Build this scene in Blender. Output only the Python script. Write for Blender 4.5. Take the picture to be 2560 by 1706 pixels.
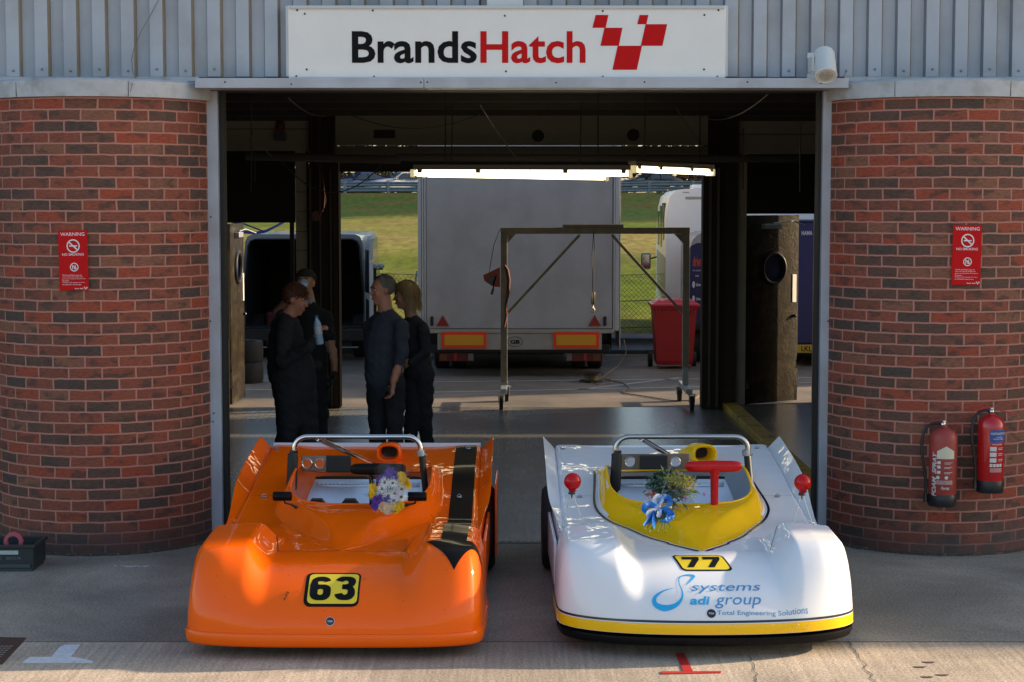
import bpy, bmesh, math, random
from mathutils import Vector, Matrix, noise
R_ = math.radians
random.seed(7)
for o in list(bpy.data.objects): bpy.data.objects.remove(o)
sc = bpy.context.scene
COL = sc.collection

# ---------------------------------------------------------------- camera
FPX, HC = 4600.0, 2.4                      # focal length in pixels of the 2560 px wide photo, camera height
PIT = math.atan(353/FPX)
cd = bpy.data.cameras.new('camera'); cam = bpy.data.objects.new('camera', cd); COL.objects.link(cam)
cam.location = (0, 0, HC); cam.rotation_euler = (math.pi/2-PIT, 0, 0)
cd.sensor_fit = 'HORIZONTAL'; cd.sensor_width = 36; cd.lens = 36*FPX/2560; cd.clip_end = 2000; cd.clip_start = .1
sc.camera = cam
sc.render.resolution_x, sc.render.resolution_y = 1024, 682

# ---------------------------------------------------------------- light
SUN_EL, SUN_AZ = R_(18), R_(16)            # azimuth measured from +X towards +Y
sdir = Vector((math.cos(SUN_AZ)*math.cos(SUN_EL), math.sin(SUN_AZ)*math.cos(SUN_EL), math.sin(SUN_EL)))
ld = bpy.data.lights.new('sun', 'SUN'); ld.energy = 5.0; ld.angle = R_(.9); ld.color = (1.0, .78, .54)
sun = bpy.data.objects.new('sun', ld); COL.objects.link(sun); sun.rotation_euler = sdir.to_track_quat('Z', 'Y').to_euler()
w = bpy.data.worlds.new('World'); sc.world = w; w.use_nodes = True
nt = w.node_tree; sky = nt.nodes.new('ShaderNodeTexSky'); sky.sky_type = 'NISHITA'; sky.sun_disc = False
sky.sun_elevation = SUN_EL; sky.sun_rotation = math.pi/2-SUN_AZ
sky.air_density = 1.0; sky.dust_density = 1.6; sky.ozone_density = .8
nt.links.new(sky.outputs[0], nt.nodes['Background'].inputs[0]); nt.nodes['Background'].inputs[1].default_value = .14
sc.view_settings.view_transform = 'Standard'; sc.view_settings.look = 'None'; sc.view_settings.exposure = 1.0; sc.view_settings.gamma = 1
try:
    sc.cycles.max_bounces = 8; sc.cycles.transparent_max_bounces = 12
except Exception: pass

# ---------------------------------------------------------------- helpers
def at(u, v, Y):
    "photo pixel (2560 wide) seen on the plane Y"
    a, b = (u-1280)/FPX, (v-853)/FPX
    d = (a, math.cos(PIT)-b*math.sin(PIT), -math.sin(PIT)-b*math.cos(PIT)); t = Y/d[1]
    return Vector((a*t, Y, HC+d[2]*t))
def atz(u, v, Z=0):
    a, b = (u-1280)/FPX, (v-853)/FPX
    d = (a, math.cos(PIT)-b*math.sin(PIT), -math.sin(PIT)-b*math.cos(PIT)); t = (Z-HC)/d[2]
    return Vector((a*t, d[1]*t, Z))
def tag(o, label=None, cat=None, group=None, kind=None):
    if label: o['label'] = label
    if cat: o['category'] = cat
    if group: o['group'] = group
    if kind: o['kind'] = kind
    return o
def thing(name, label, cat, loc=(0, 0, 0), rz=0, group=None):
    o = bpy.data.objects.new(name, None); COL.objects.link(o); o.empty_display_size = .1
    o.location = loc; o.rotation_euler = (0, 0, rz); return tag(o, label, cat, group)
def sm(a, b, x):
    t = max(0, min(1, (x-a)/(b-a))); return t*t*(3-2*t)
def lerp(x, xs, ys):
    if x <= xs[0]: return ys[0]
    for i in range(1, len(xs)):
        if x <= xs[i]:
            return ys[i-1]+(ys[i]-ys[i-1])*(x-xs[i-1])/(xs[i]-xs[i-1])
    return ys[-1]

def lerps(x, xs, ys): return sum(lerp(x+d, xs, ys) for d in (-.08, -.04, 0, .04, .08))/5

class MB:
    def __init__(s): s.V = []; s.F = []; s.mi = []; s.cur = 0; s.pc = []
    def add(s, V, F):
        n = len(s.V); s.pc.append((n, len(V), len(s.F), len(F))); s.V += [tuple(v) for v in V]; s.F += [tuple(i+n for i in f) for f in F]; s.mi += [s.cur]*len(F); return s
    def box(s, a, b, M=None):
        x0, y0, z0 = a; x1, y1, z1 = b
        V = [Vector(p) for p in ((x0,y0,z0),(x1,y0,z0),(x1,y1,z0),(x0,y1,z0),(x0,y0,z1),(x1,y0,z1),(x1,y1,z1),(x0,y1,z1))]
        if M is not None: V = [M @ v for v in V]
        return s.add(V, [(0,3,2,1),(4,5,6,7),(0,1,5,4),(1,2,6,5),(2,3,7,6),(3,0,4,7)])
    def bb(s, a, b, r=.01, M=None):
        "box with chamfered edges"
        bm = bmesh.new(); bmesh.ops.create_cube(bm, size=1)
        a, b = Vector(a), Vector(b)
        for v in bm.verts: v.co = Vector([(a[i]+b[i])/2+v.co[i]*(b[i]-a[i]) for i in range(3)])
        bmesh.ops.bevel(bm, geom=bm.edges[:], offset=r, segments=2, affect='EDGES', profile=.5)
        if M is not None: bm.transform(M)
        bm.verts.index_update(); s.add([v.co for v in bm.verts], [[v.index for v in f.verts] for f in bm.faces]); bm.free(); return s
    def tube(s, pts, r, n=8, closed=False, cap=True):
        pts = [Vector(p) for p in pts]; m = len(pts); rr = r if isinstance(r, (list, tuple)) else [r]*m
        V = []; up = None
        for i, p in enumerate(pts):
            a = pts[i-1] if (i > 0 or closed) else p; b = pts[(i+1) % m] if (i < m-1 or closed) else p
            t = (b-a).normalized()
            if up is None: up = Vector((0, 0, 1)) if abs(t.z) < .9 else Vector((1, 0, 0))
            x = t.cross(up).normalized(); up = x.cross(t).normalized()
            for k in range(n):
                q = 2*math.pi*k/n; V.append(p+(x*math.cos(q)+up*math.sin(q))*rr[i])
        F = []
        for i in range(m if closed else m-1):
            for k in range(n):
                j = (i+1) % m; F.append((i*n+k, i*n+(k+1) % n, j*n+(k+1) % n, j*n+k))
        if cap and not closed: F += [tuple(range(n)), tuple(range((m-1)*n+n-1, (m-1)*n-1, -1))]
        return s.add(V, F)
    def cyl(s, a, b, r, r2=None, n=20): return s.tube([a, b], [r, r if r2 is None else r2], n)
    def lathe(s, prof, o=(0, 0, 0), n=24, M=None):
        V = []; m = len(prof)
        for r, z in prof:
            for k in range(n):
                q = 2*math.pi*k/n; V.append(Vector((r*math.cos(q), r*math.sin(q), z)))
        if M is not None: V = [M @ v for v in V]
        V = [v+Vector(o) for v in V]
        F = [(i*n+k, i*n+(k+1) % n, (i+1)*n+(k+1) % n, (i+1)*n+k) for i in range(m-1) for k in range(n)]
        F += [tuple(range(n-1, -1, -1)), tuple(range((m-1)*n, m*n))]
        return s.add(V, F)
    def prism(s, poly, fn, h0, h1):
        "poly 2D; fn(a,b,h)->3D"
        n = len(poly); V = [fn(a, b, h0) for a, b in poly]+[fn(a, b, h1) for a, b in poly]
        return s.add(V, [tuple(range(n-1, -1, -1)), tuple(range(n, 2*n))]+[(i, (i+1) % n, n+(i+1) % n, n+i) for i in range(n)])
    def sph(s, c, r, n=16, m=10, sc_=(1, 1, 1), M=None):
        V = []
        for i in range(m+1):
            a = math.pi*i/m
            for k in range(n):
                q = 2*math.pi*k/n; v = Vector((math.sin(a)*math.cos(q)*r*sc_[0], math.sin(a)*math.sin(q)*r*sc_[1], math.cos(a)*r*sc_[2]))
                V.append((M @ v if M is not None else v)+Vector(c))
        return s.add(V, [(i*n+k, (i+1)*n+k, (i+1)*n+(k+1) % n, i*n+(k+1) % n) for i in range(m) for k in range(n)])
    def out_each(s, name, mats, parent=None, smooth=None, M=None):
        "each primitive becomes an object of its own"
        for v0, vn, f0, fn in s.pc:
            q = MB(); q.V = s.V[v0:v0+vn]; q.F = [tuple(i-v0 for i in f) for f in s.F[f0:f0+fn]]; q.mi = s.mi[f0:f0+fn]; o = q.out(name, mats, parent, smooth, M)
        return o
    def out(s, name, mats, parent=None, smooth=None, M=None):
        me = bpy.data.meshes.new(name); me.from_pydata([tuple(v) for v in s.V], [], s.F)
        bm = bmesh.new(); bm.from_mesh(me); bmesh.ops.remove_doubles(bm, verts=bm.verts, dist=1e-5) if False else None
        bmesh.ops.recalc_face_normals(bm, faces=bm.faces); bm.to_mesh(me); bm.free()
        if not isinstance(mats, (list, tuple)): mats = [mats]
        for m in mats: me.materials.append(m)
        if len(me.polygons) == len(s.mi): me.polygons.foreach_set('material_index', s.mi)
        if smooth is not None:
            me.polygons.foreach_set('use_smooth', [True]*len(me.polygons))
            try: me.set_sharp_from_angle(angle=R_(smooth))
            except Exception: pass
        o = bpy.data.objects.new(name, me); COL.objects.link(o)
        if parent: o.parent = parent
        if M is not None: o.matrix_local = M
        return o

def mat(name, col, rough=.5, metal=0, coat=0, var=.0, vs=4, bump=0, bs=60, col2=None, spec=.5, emit=None, est=0, vstretch=None, coatr=.03, c2lo=.45, c2hi=.62, c2s=3):
    m = bpy.data.materials.new(name); m.use_nodes = True; n = m.node_tree.nodes; L = m.node_tree.links
    b = n['Principled BSDF']; b.inputs['Roughness'].default_value = rough; b.inputs['Metallic'].default_value = metal
    b.inputs['Coat Weight'].default_value = coat; b.inputs['Coat Roughness'].default_value = coatr; b.inputs['Specular IOR Level'].default_value = spec
    b.inputs['Base Color'].default_value = (*col, 1)
    if emit: b.inputs['Emission Color'].default_value = (*emit, 1); b.inputs['Emission Strength'].default_value = est
    tc = n.new('ShaderNodeTexCoord'); vec = tc.outputs['Object']
    if vstretch:
        mp = n.new('ShaderNodeMapping'); mp.inputs['Scale'].default_value = vstretch; L.new(vec, mp.inputs[0]); vec = mp.outputs[0]
    if var or col2:
        nz = n.new('ShaderNodeTexNoise'); nz.inputs['Scale'].default_value = vs; nz.inputs['Detail'].default_value = 8; nz.inputs['Roughness'].default_value = .65
        L.new(vec, nz.inputs['Vector'])
        base = None
        if col2:
            n2 = n.new('ShaderNodeTexNoise'); n2.inputs['Scale'].default_value = c2s; n2.inputs['Detail'].default_value = 6; L.new(vec, n2.inputs['Vector'])
            mr0 = n.new('ShaderNodeMapRange'); mr0.inputs['From Min'].default_value = c2lo; mr0.inputs['From Max'].default_value = c2hi; L.new(n2.outputs[0], mr0.inputs[0])
            mx = n.new('ShaderNodeMix'); mx.data_type = 'RGBA'; mx.inputs[6].default_value = (*col, 1); mx.inputs[7].default_value = (*col2, 1); L.new(mr0.outputs[0], mx.inputs[0]); base = mx.outputs[2]
        hsv = n.new('ShaderNodeHueSaturation'); mr = n.new('ShaderNodeMapRange')
        mr.inputs['From Min'].default_value = .3; mr.inputs['From Max'].default_value = .7; mr.inputs['To Min'].default_value = 1-var; mr.inputs['To Max'].default_value = 1+var
        L.new(nz.outputs[0], mr.inputs[0]); L.new(mr.outputs[0], hsv.inputs['Value'])
        if base is not None: L.new(base, hsv.inputs['Color'])
        else: hsv.inputs['Color'].default_value = (*col, 1)
        L.new(hsv.outputs[0], b.inputs['Base Color'])
        m['hsv'] = hsv.name
    if bump:
        nb = n.new('ShaderNodeTexNoise'); nb.inputs['Scale'].default_value = bs; nb.inputs['Detail'].default_value = 5; L.new(vec, nb.inputs['Vector'])
        bp = n.new('ShaderNodeBump'); bp.inputs['Strength'].default_value = bump; bp.inputs['Distance'].default_value = .01; L.new(nb.outputs[0], bp.inputs['Height']); L.new(bp.outputs[0], b.inputs['Normal'])
    return m

# text and flat shapes as 2D meshes ------------------------------------------------
def tmesh(txt, h=None, w=None, off=0, shear=0, x='CENTER', y='CENTER', sp=1.0):
    cu = bpy.data.curves.new('t', 'FONT'); cu.body = txt; cu.size = 1; cu.offset = off; cu.shear = shear; cu.resolution_u = 3; cu.space_character = sp
    o = bpy.data.objects.new('t', cu); COL.objects.link(o)
    dg = bpy.context.evaluated_depsgraph_get(); me = bpy.data.meshes.new_from_object(o.evaluated_get(dg))
    V = [(v.co.x, v.co.y) for v in me.vertices]; F = [tuple(p.vertices) for p in me.polygons]
    bpy.data.objects.remove(o); bpy.data.curves.remove(cu); bpy.data.meshes.remove(me)
    if not V: return [], []
    x0, x1 = min(v[0] for v in V), max(v[0] for v in V); y0, y1 = min(v[1] for v in V), max(v[1] for v in V)
    sy = (h/(y1-y0)) if h else None; sx = (w/(x1-x0)) if w else None
    if sy is None: sy = sx if sx is not None else 1
    if sx is None: sx = sy
    ox = {'CENTER': (x0+x1)/2, 'LEFT': x0, 'RIGHT': x1}[x]; oy = (y0+y1)/2 if y == 'CENTER' else (y0 if y == 'BOTTOM' else 0)
    return [((a-ox)*sx, (b-oy)*sy) for a, b in V], F
def cut(V, F, step):
    "slice a flat mesh so that it can follow a curved surface"
    bm = bmesh.new(); vs = [bm.verts.new((a, b, 0)) for a, b in V]
    for f in F:
        try: bm.faces.new([vs[i] for i in f])
        except ValueError: pass
    for ax in (0, 1):
        lo = min(v.co[ax] for v in bm.verts); hi = max(v.co[ax] for v in bm.verts); k = lo+step
        no = Vector((1, 0, 0)) if ax == 0 else Vector((0, 1, 0))
        while k < hi:
            bmesh.ops.bisect_plane(bm, geom=bm.verts[:]+bm.edges[:]+bm.faces[:], plane_co=no*k, plane_no=no, dist=1e-6); k += step
    bmesh.ops.triangulate(bm, faces=[f for f in bm.faces if len(f.verts) > 4]); bm.verts.index_update()
    r = [(v.co.x, v.co.y) for v in bm.verts], [tuple(v.index for v in f.verts) for f in bm.faces]; bm.free(); return r
def rrect(w, h, r, n=6, sk=0):
    P = []
    for cx, cy, a0 in ((w/2-r, h/2-r, 0), (-w/2+r, h/2-r, 90), (-w/2+r, -h/2+r, 180), (w/2-r, -h/2+r, 270)):
        for k in range(n+1):
            q = R_(a0+90*k/n); P.append((cx+r*math.cos(q), cy+r*math.sin(q)))
    return [(x+sk*y, y) for x, y in P]
def disc(r, n=24, c=(0, 0), ry=None): return [(c[0]+r*math.cos(2*math.pi*k/n), c[1]+(ry or r)*math.sin(2*math.pi*k/n)) for k in range(n)]
def ringm(r0, r1, n=28, ry0=None, ry1=None, c=(0, 0)):
    V = disc(r0, n, c, ry0)+disc(r1, n, c, ry1); return V, [(k, (k+1) % n, n+(k+1) % n, n+k) for k in range(n)]
def poly(P): return P, [tuple(range(len(P)))]
def decal(name, VF, mp, m, parent, step=None, dx=0, dy=0):
    "mp(a,b)->3D point"
    V, F = VF
    if not V: return None
    V = [(a+dx, b+dy) for a, b in V]
    if step: V, F = cut(V, F, step)
    mb = MB(); mb.add([mp(a, b) for a, b in V], F); return mb.out(name, m, parent)

# ---------------------------------------------------------------- materials
WHITE = mat('white_paint', (.62, .64, .66), .35, var=.05); BLACKP = mat('black_plastic', (.012, .012, .014), .35)
BLACK = mat('matt_black', (.015, .015, .015), .7); RUB = mat('rubber', (.018, .018, .018), .8, var=.2, vs=20)
CLAD = mat('painted_steel_cladding', (.40, .44, .50), .42, var=.06, vs=2.5, col2=(.33, .355, .39), c2s=2)
CLADB = mat('rib_side_shade', (.20, .225, .26), .55, var=.15, vs=3); CLADR = mat('rib_side_bounce', (.27, .225, .17), .6, var=.2, vs=3); CLADS = mat('weathered_flashing', (.44, .46, .49), .5, var=.10, vs=6, col2=(.30, .31, .31), c2lo=.5, c2hi=.75, c2s=9)  # rib sides: shade painted on left-facing ones, brown bounce light on right-facing ones
JAMB = mat('painted_steel_jamb', (.40, .44, .52), .45, var=.08, vs=5, col2=(.33, .34, .38), c2s=2)
CHROME = mat('polished_steel', (.75, .75, .76), .12, 1); ALU = mat('aluminium_sheet', (.72, .75, .80), .33, .85, var=.06, vs=9); GALV = mat('galvanised_steel', (.38, .41, .44), .4, .6, var=.15, vs=6)
RED = mat('red_plastic', (.46, .012, .012), .3, coat=.3, var=.08); SIGNW = mat('sign_white', (.80, .80, .78), .55, var=.03, spec=.3); SIGNR = mat('sign_red', (.55, .006, .008), .6, spec=.15)
SIGNK = mat('sign_black', (.006, .007, .008), .6, spec=.12); DARKST = mat('dark_painted_steel', (.045, .038, .032), .6, var=.2, vs=8)
GLASS = mat('dark_glass', (.02, .028, .035), .06, spec=.8); YEL = mat('kerb_yellow', (.42, .29, .015), .6, var=.3, vs=10, col2=(.08, .07, .05), c2lo=.55, c2hi=.7, c2s=6)

def ground_mat(name, c1, c2, rough, streak=0, speck=.35, bump=.5, dark=None, yaw=0, spec=.4, dsc=.6):
    m = mat(name, c1, rough, var=.10, vs=1.5, col2=c2, c2s=.8, spec=spec); n = m.node_tree.nodes; L = m.node_tree.links; b = n['Principled BSDF']
    tc = n.new('ShaderNodeTexCoord'); hs = n[m['hsv']]; col = hs.outputs[0]
    def mul(col, fac, lo, hi, a, bb):
        mr = n.new('ShaderNodeMapRange'); mr.inputs['From Min'].default_value = lo; mr.inputs['From Max'].default_value = hi; mr.inputs['To Min'].default_value = a; mr.inputs['To Max'].default_value = bb
        L.new(fac, mr.inputs[0]); vm = n.new('ShaderNodeVectorMath'); vm.operation = 'SCALE'; L.new(col, vm.inputs[0]); L.new(mr.outputs[0], vm.inputs[3]); return vm.outputs[0]
    s1 = n.new('ShaderNodeTexNoise'); s1.inputs['Scale'].default_value = 70; s1.inputs['Detail'].default_value = 4; L.new(tc.outputs['Object'], s1.inputs['Vector']); col = mul(col, s1.outputs[0], .3, .7, 1-speck, 1+speck)
    s3 = n.new('ShaderNodeTexVoronoi'); s3.inputs['Scale'].default_value = 90; L.new(tc.outputs['Object'], s3.inputs['Vector']); col = mul(col, s3.outputs['Distance'], 0, .25, .55, 1.0)
    s4 = n.new('ShaderNodeTexNoise'); s4.inputs['Scale'].default_value = dsc; s4.inputs['Detail'].default_value = 10; s4.inputs['Roughness'].default_value = .7; s4.inputs['Distortion'].default_value = .6; L.new(tc.outputs['Object'], s4.inputs['Vector']); col = mul(col, s4.outputs[0], .40, .62, .72, 1.1)
    hgt = s1.outputs[0]
    if streak:
        mp = n.new('ShaderNodeMapping'); mp.inputs['Rotation'].default_value = (0, 0, yaw); mp.inputs['Scale'].default_value = (26, .8, 1); L.new(tc.outputs['Object'], mp.inputs[0])
        s2 = n.new('ShaderNodeTexNoise'); s2.inputs['Scale'].default_value = 1.6; s2.inputs['Detail'].default_value = 5; L.new(mp.outputs[0], s2.inputs['Vector']); col = mul(col, s2.outputs[0], .35, .65, 1-streak, 1+streak*.6)
    L.new(col, b.inputs['Base Color'])
    bp = n.new('ShaderNodeBump'); bp.inputs['Strength'].default_value = bump; bp.inputs['Distance'].default_value = .006; L.new(hgt, bp.inputs['Height']); L.new(bp.outputs[0], b.inputs['Normal'])
    return m
CONC = ground_mat('brushed_concrete', (.50, .41, .31), (.43, .36, .285), .85, streak=.16, yaw=R_(-14))
TARM = ground_mat('apron_tarmac', (.33, .295, .24), (.26, .235, .195), .85, speck=.38, dsc=.7)
YARD = ground_mat('yard_asphalt', (.20, .16, .125), (.14, .12, .095), .8)
FLOOR = ground_mat('sealed_garage_floor', (.20, .19, .165), (.11, .11, .10), .27, streak=.15, speck=.12, bump=.08, yaw=R_(80), spec=.5)

# ---------------------------------------------------------------- ground
def sheet(name, x0, y0, x1, y1, z, m, sub=1):
    mb = MB(); mb.add([(x0, y0, z), (x1, y0, z), (x1, y1, z), (x0, y1, z)], [(0, 1, 2, 3)]); o = mb.out(name, m); o['kind'] = 'structure'; return o
sheet('ground', -400, -400, 400, 400, -.05, mat('earth', (.10, .11, .05), .9, var=.3, vs=.5))
sheet('pit_lane', -40, -60, 40, 9.86, 0, CONC); sheet('apron', -40, 9.864, 40, 12.72, .001, TARM); sheet('garage_floor', -12, 12.81, 12, 21.22, .002, FLOOR)
sheet('yard', -40, 21.224, 40, 28.6, 0, YARD)
mb = MB(); rnd = random.Random(3)
mb.box((-40, 9.859, -.004), (40, 9.866, .0015)); mb.out('expansion_joint', mat('joint_tar', (.05, .045, .04), .9))['kind'] = 'structure'
# slot drain across the garage threshold
dr = thing('drain_channel', 'narrow slotted metal drain across the garage threshold between the cars', 'drain', (0, 12.765, 0))
mb = MB(); mb.box((-4, -.045, -.02), (4, .045, .0025)); mb.out('frame', mat('drain_iron', (.05, .05, .05), .6), dr)
mb = MB(); [mb.box((-4+.05*k, -.022, .003), (-4+.05*k+.022, .022, .006)) for k in range(160)]; mb.out('grating', mat('drain_bars', (.16, .16, .16), .5), dr)['kind'] = 'stuff'
# cracks in the concrete
def ribbon(name, pts, wd, z, m, parent=None, jit=.0):
    P = [Vector((p[0], p[1], 0)) for p in pts]; Q = []
    for a, b in zip(P, P[1:]):
        k = max(2, int((b-a).length/.03)); Q += [a.lerp(b, i/k) for i in range(k)]
    Q.append(P[-1]); V = []; F = []
    for i, p in enumerate(Q):
        t = (Q[min(i+1, len(Q)-1)]-Q[max(i-1, 0)]).normalized(); nn = Vector((-t.y, t.x, 0)); j = jit*noise.noise(Vector((p.x*14, p.y*14, 3)))
        ww = wd*(.6+.8*abs(noise.noise(p*9))) if jit else wd
        V += [p+nn*(ww/2+j)+Vector((0, 0, z)), p-nn*(ww/2-j)+Vector((0, 0, z))]
        if i: F.append((2*i-2, 2*i-1, 2*i+1, 2*i))
    mb = MB(); mb.add(V, F); return mb.out(name, m, parent)
CRK = mat('crack_dirt', (.09, .075, .06), .95)
for k, (a, b) in enumerate((((2118, 1604), (2175, 1690)), ((1872, 1640), (1890, 1706)))):
    p, q = atz(*a), atz(*b); o = ribbon('crack', [p, p.lerp(q, .5)+Vector((.01, 0, 0)), q+(q-p)*.4], .007, .0035, CRK, jit=.02); o['kind'] = 'structure'
# road markings of tape and paint
PAINTY = mat('faded_yard_paint', (.34, .33, .31), .8, var=.3, vs=20); PAINTW = mat('worn_white_paint', (.62, .63, .66), .7, var=.15, vs=25, col2=(.30, .30, .30), c2lo=.6, c2hi=.7, c2s=20); TAPER = mat('red_tape', (.50, .03, .025), .5, var=.1)
def marks(name, label, cat, polys, m, z=.005):
    mb = MB()
    for P in polys: mb.prism([(p.x, p.y) for p in [atz(u, v) for u, v in P]], lambda a, b, h: (a, b, h), .0012, z)
    return tag(mb.out(name, m), label, cat)
marks('ground_marking', 'worn white painted T on the ground in front of the left brick pier', 'ground marking', [[(55, 1659), (75, 1645), (128, 1645), (176, 1645), (192, 1646), (232, 1655), (232, 1659)], [(128, 1644.5), (155, 1614), (201, 1614), (177, 1644.5)]], PAINTW)
marks('tape_marking', 'red tape T stuck on the ground in front of the white car', 'ground marking', [[(1652, 1681), (1654, 1687), (1802, 1684), (1804, 1680)], [(1689, 1636), (1710, 1634), (1732, 1679.5), (1708, 1680)]], TAPER)
yl = MB()
for a, b in (((1060, 956), (1760, 948)), ((560, 953), (840, 950)), ((1050, 982), (1750, 968)), ((560, 975), (845, 975)), ((1450, 975), (1700, 945)), ((1995, 945), (2040, 945)), ((1995, 958), (2040, 958))):
    p, q = atz(*a), atz(*b); d = (q-p).normalized(); nn = Vector((-d.y, d.x, 0))*.04
    yl.add([p+nn+Vector((0, 0, .004)), q+nn+Vector((0, 0, .004)), q-nn+Vector((0, 0, .004)), p-nn+Vector((0, 0, .004))], [(0, 1, 2, 3)])
tag(yl.out('yard_line_marking', PAINTY), 'faded white lines painted on the yard behind the garage', 'ground marking')

# ---------------------------------------------------------------- the garage building
G = thing('pit_garage', 'pit garage building with rounded red brick piers and grey ribbed cladding over a wide opening', 'building', (0, 12.8, 0))
def gout(mb, name, m, smooth=None, parent=None):
    f = mb.out_each if name in ('rear_wall', 'panel_over_door', 'cladding_flashing', 'front_wall', 'side_wall', 'roof_structure', 'hanging_cable', 'door_frame', 'service_pipe', 'yard_shade_block', 'column_edge') else mb.out
    return f(name, m, parent or G, smooth, Matrix.Translation((0, -12.8, 0)) if parent is None else None)
def brick_mat(seed):
    m = bpy.data.materials.new('brickwork'); m.use_nodes = True; n = m.node_tree.nodes; L = m.node_tree.links; b = n['Principled BSDF']; b.inputs['Roughness'].default_value = .85
    uv = n.new('ShaderNodeUVMap'); nz = n.new('ShaderNodeTexNoise'); nz.inputs['Scale'].default_value = 14; nz.inputs['Detail'].default_value = 3; L.new(uv.outputs[0], nz.inputs['Vector'])
    sb = n.new('ShaderNodeVectorMath'); sb.operation = 'SUBTRACT'; sb.inputs[1].default_value = (.5, .5, .5); L.new(nz.outputs['Color'], sb.inputs[0])
    scl = n.new('ShaderNodeVectorMath'); scl.operation = 'SCALE'; scl.inputs[3].default_value = .012; L.new(sb.outputs[0], scl.inputs[0])
    ad = n.new('ShaderNodeVectorMath'); ad.operation = 'ADD'; L.new(uv.outputs[0], ad.inputs[0]); L.new(scl.outputs[0], ad.inputs[1])
    br = n.new('ShaderNodeTexBrick'); br.inputs['Scale'].default_value = 1; br.inputs['Brick Width'].default_value = .225; br.inputs['Row Height'].default_value = .075
    br.inputs['Mortar Size'].default_value = .0068; br.inputs['Mortar Smooth'].default_value = .25; br.inputs['Bias'].default_value = 0
    br.inputs['Color1'].default_value = (0, 0, 0, 1); br.inputs['Color2'].default_value = (1, 1, 1, 1); br.inputs['Mortar'].default_value = (.5, .5, .5, 1)
    L.new(ad.outputs[0], br.inputs['Vector'])
    rp = n.new('ShaderNodeValToRGB'); rp.color_ramp.interpolation = 'CONSTANT'; e = rp.color_ramp.elements
    cols = [(0, (.105, .054, .038)), (.12, (.220, .062, .037)), (.27, (.155, .062, .040)), (.38, (.290, .058, .028)), (.50, (.190, .058, .035)), (.61, (.120, .056, .038)), (.70, (.245, .066, .037)), (.85, (.078, .050, .040)), (.89, (.215, .088, .052))]
    e[0].position = 0; e[0].color = (*cols[0][1], 1); e[1].position = cols[1][0]; e[1].color = (*cols[1][1], 1)
    for p, c in cols[2:]: x = e.new(p); x.color = (*c, 1)
    L.new(br.outputs['Color'], rp.inputs[0])
    # burnt and sandy patches inside bricks
    n2 = n.new('ShaderNodeTexNoise'); n2.inputs['Scale'].default_value = 8; n2.inputs['Detail'].default_value = 4; mp2 = n.new('ShaderNodeMapping'); mp2.inputs['Scale'].default_value = (.9, 1.7, 1); L.new(uv.outputs[0], mp2.inputs[0]); L.new(mp2.outputs[0], n2.inputs['Vector'])
    r2 = n.new('ShaderNodeMapRange'); r2.inputs['From Min'].default_value = .52; r2.inputs['From Max'].default_value = .62; r2.inputs['To Max'].default_value = .75; L.new(n2.outputs[0], r2.inputs[0])
    mx = n.new('ShaderNodeMix'); mx.data_type = 'RGBA'; mx.inputs[7].default_value = (.062, .043, .034, 1); L.new(r2.outputs[0], mx.inputs[0]); L.new(rp.outputs[0], mx.inputs[6])
    n3 = n.new('ShaderNodeTexNoise'); n3.inputs['Scale'].default_value = 60; n3.inputs['Detail'].default_value = 6; mp3 = n.new('ShaderNodeMapping'); mp3.inputs['Scale'].default_value = (.5, 1.6, 1); L.new(uv.outputs[0], mp3.inputs[0]); L.new(mp3.outputs[0], n3.inputs['Vector'])
    r3 = n.new('ShaderNodeMapRange'); r3.inputs['From Min'].default_value = .3; r3.inputs['From Max'].default_value = .7; r3.inputs['To Min'].default_value = .72; r3.inputs['To Max'].default_value = 1.3; L.new(n3.outputs[0], r3.inputs[0])
    vm = n.new('ShaderNodeVectorMath'); vm.operation = 'SCALE'; L.new(mx.outputs[2], vm.inputs[0]); L.new(r3.outputs[0], vm.inputs[3])
    mm = n.new('ShaderNodeMix'); mm.data_type = 'RGBA'; L.new(br.outputs['Fac'], mm.inputs[0]); L.new(vm.outputs[0], mm.inputs[6]); mm.inputs[7].default_value = (.45, .195, .145, 1)
    # darker band near the ground, irregular top edge
    sp = n.new('ShaderNodeSeparateXYZ'); L.new(uv.outputs[0], sp.inputs[0]); n4 = n.new('ShaderNodeTexNoise'); n4.inputs['Scale'].default_value = 3; n4.inputs['Detail'].default_value = 4; L.new(uv.outputs[0], n4.inputs['Vector'])
    a4 = n.new('ShaderNodeMath'); a4.operation = 'MULTIPLY_ADD'; a4.inputs[1].default_value = -.35; L.new(n4.outputs[0], a4.inputs[0]); L.new(sp.outputs[1], a4.inputs[2])
    r4 = n.new('ShaderNodeMapRange'); r4.inputs['From Min'].default_value = -.10; r4.inputs['From Max'].default_value = .08; r4.inputs['To Min'].default_value = .7; r4.inputs['To Max'].default_value = 0; L.new(a4.outputs[0], r4.inputs[0])
    m4 = n.new('ShaderNodeMix'); m4.data_type = 'RGBA'; m4.inputs[7].default_value = (.055, .05, .048, 1); L.new(r4.outputs[0], m4.inputs[0]); L.new(mm.outputs[2], m4.inputs[6]); L.new(m4.outputs[2], b.inputs['Base Color'])
    iv = n.new('ShaderNodeMath'); iv.operation = 'SUBTRACT'; iv.inputs[0].default_value = 1; L.new(br.outputs['Fac'], iv.inputs[1])
    ad2 = n.new('ShaderNodeMath'); ad2.operation = 'MULTIPLY_ADD'; ad2.inputs[1].default_value = .5; L.new(n3.outputs[0], ad2.inputs[0]); L.new(iv.outputs[0], ad2.inputs[2])
    bp = n.new('ShaderNodeBump'); bp.inputs['Strength'].default_value = .7; bp.inputs['Distance'].default_value = .006; L.new(ad2.outputs[0], bp.inputs['Height']); L.new(bp.outputs[0], b.inputs['Normal'])
    return m
BR = brick_mat(0)
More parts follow.
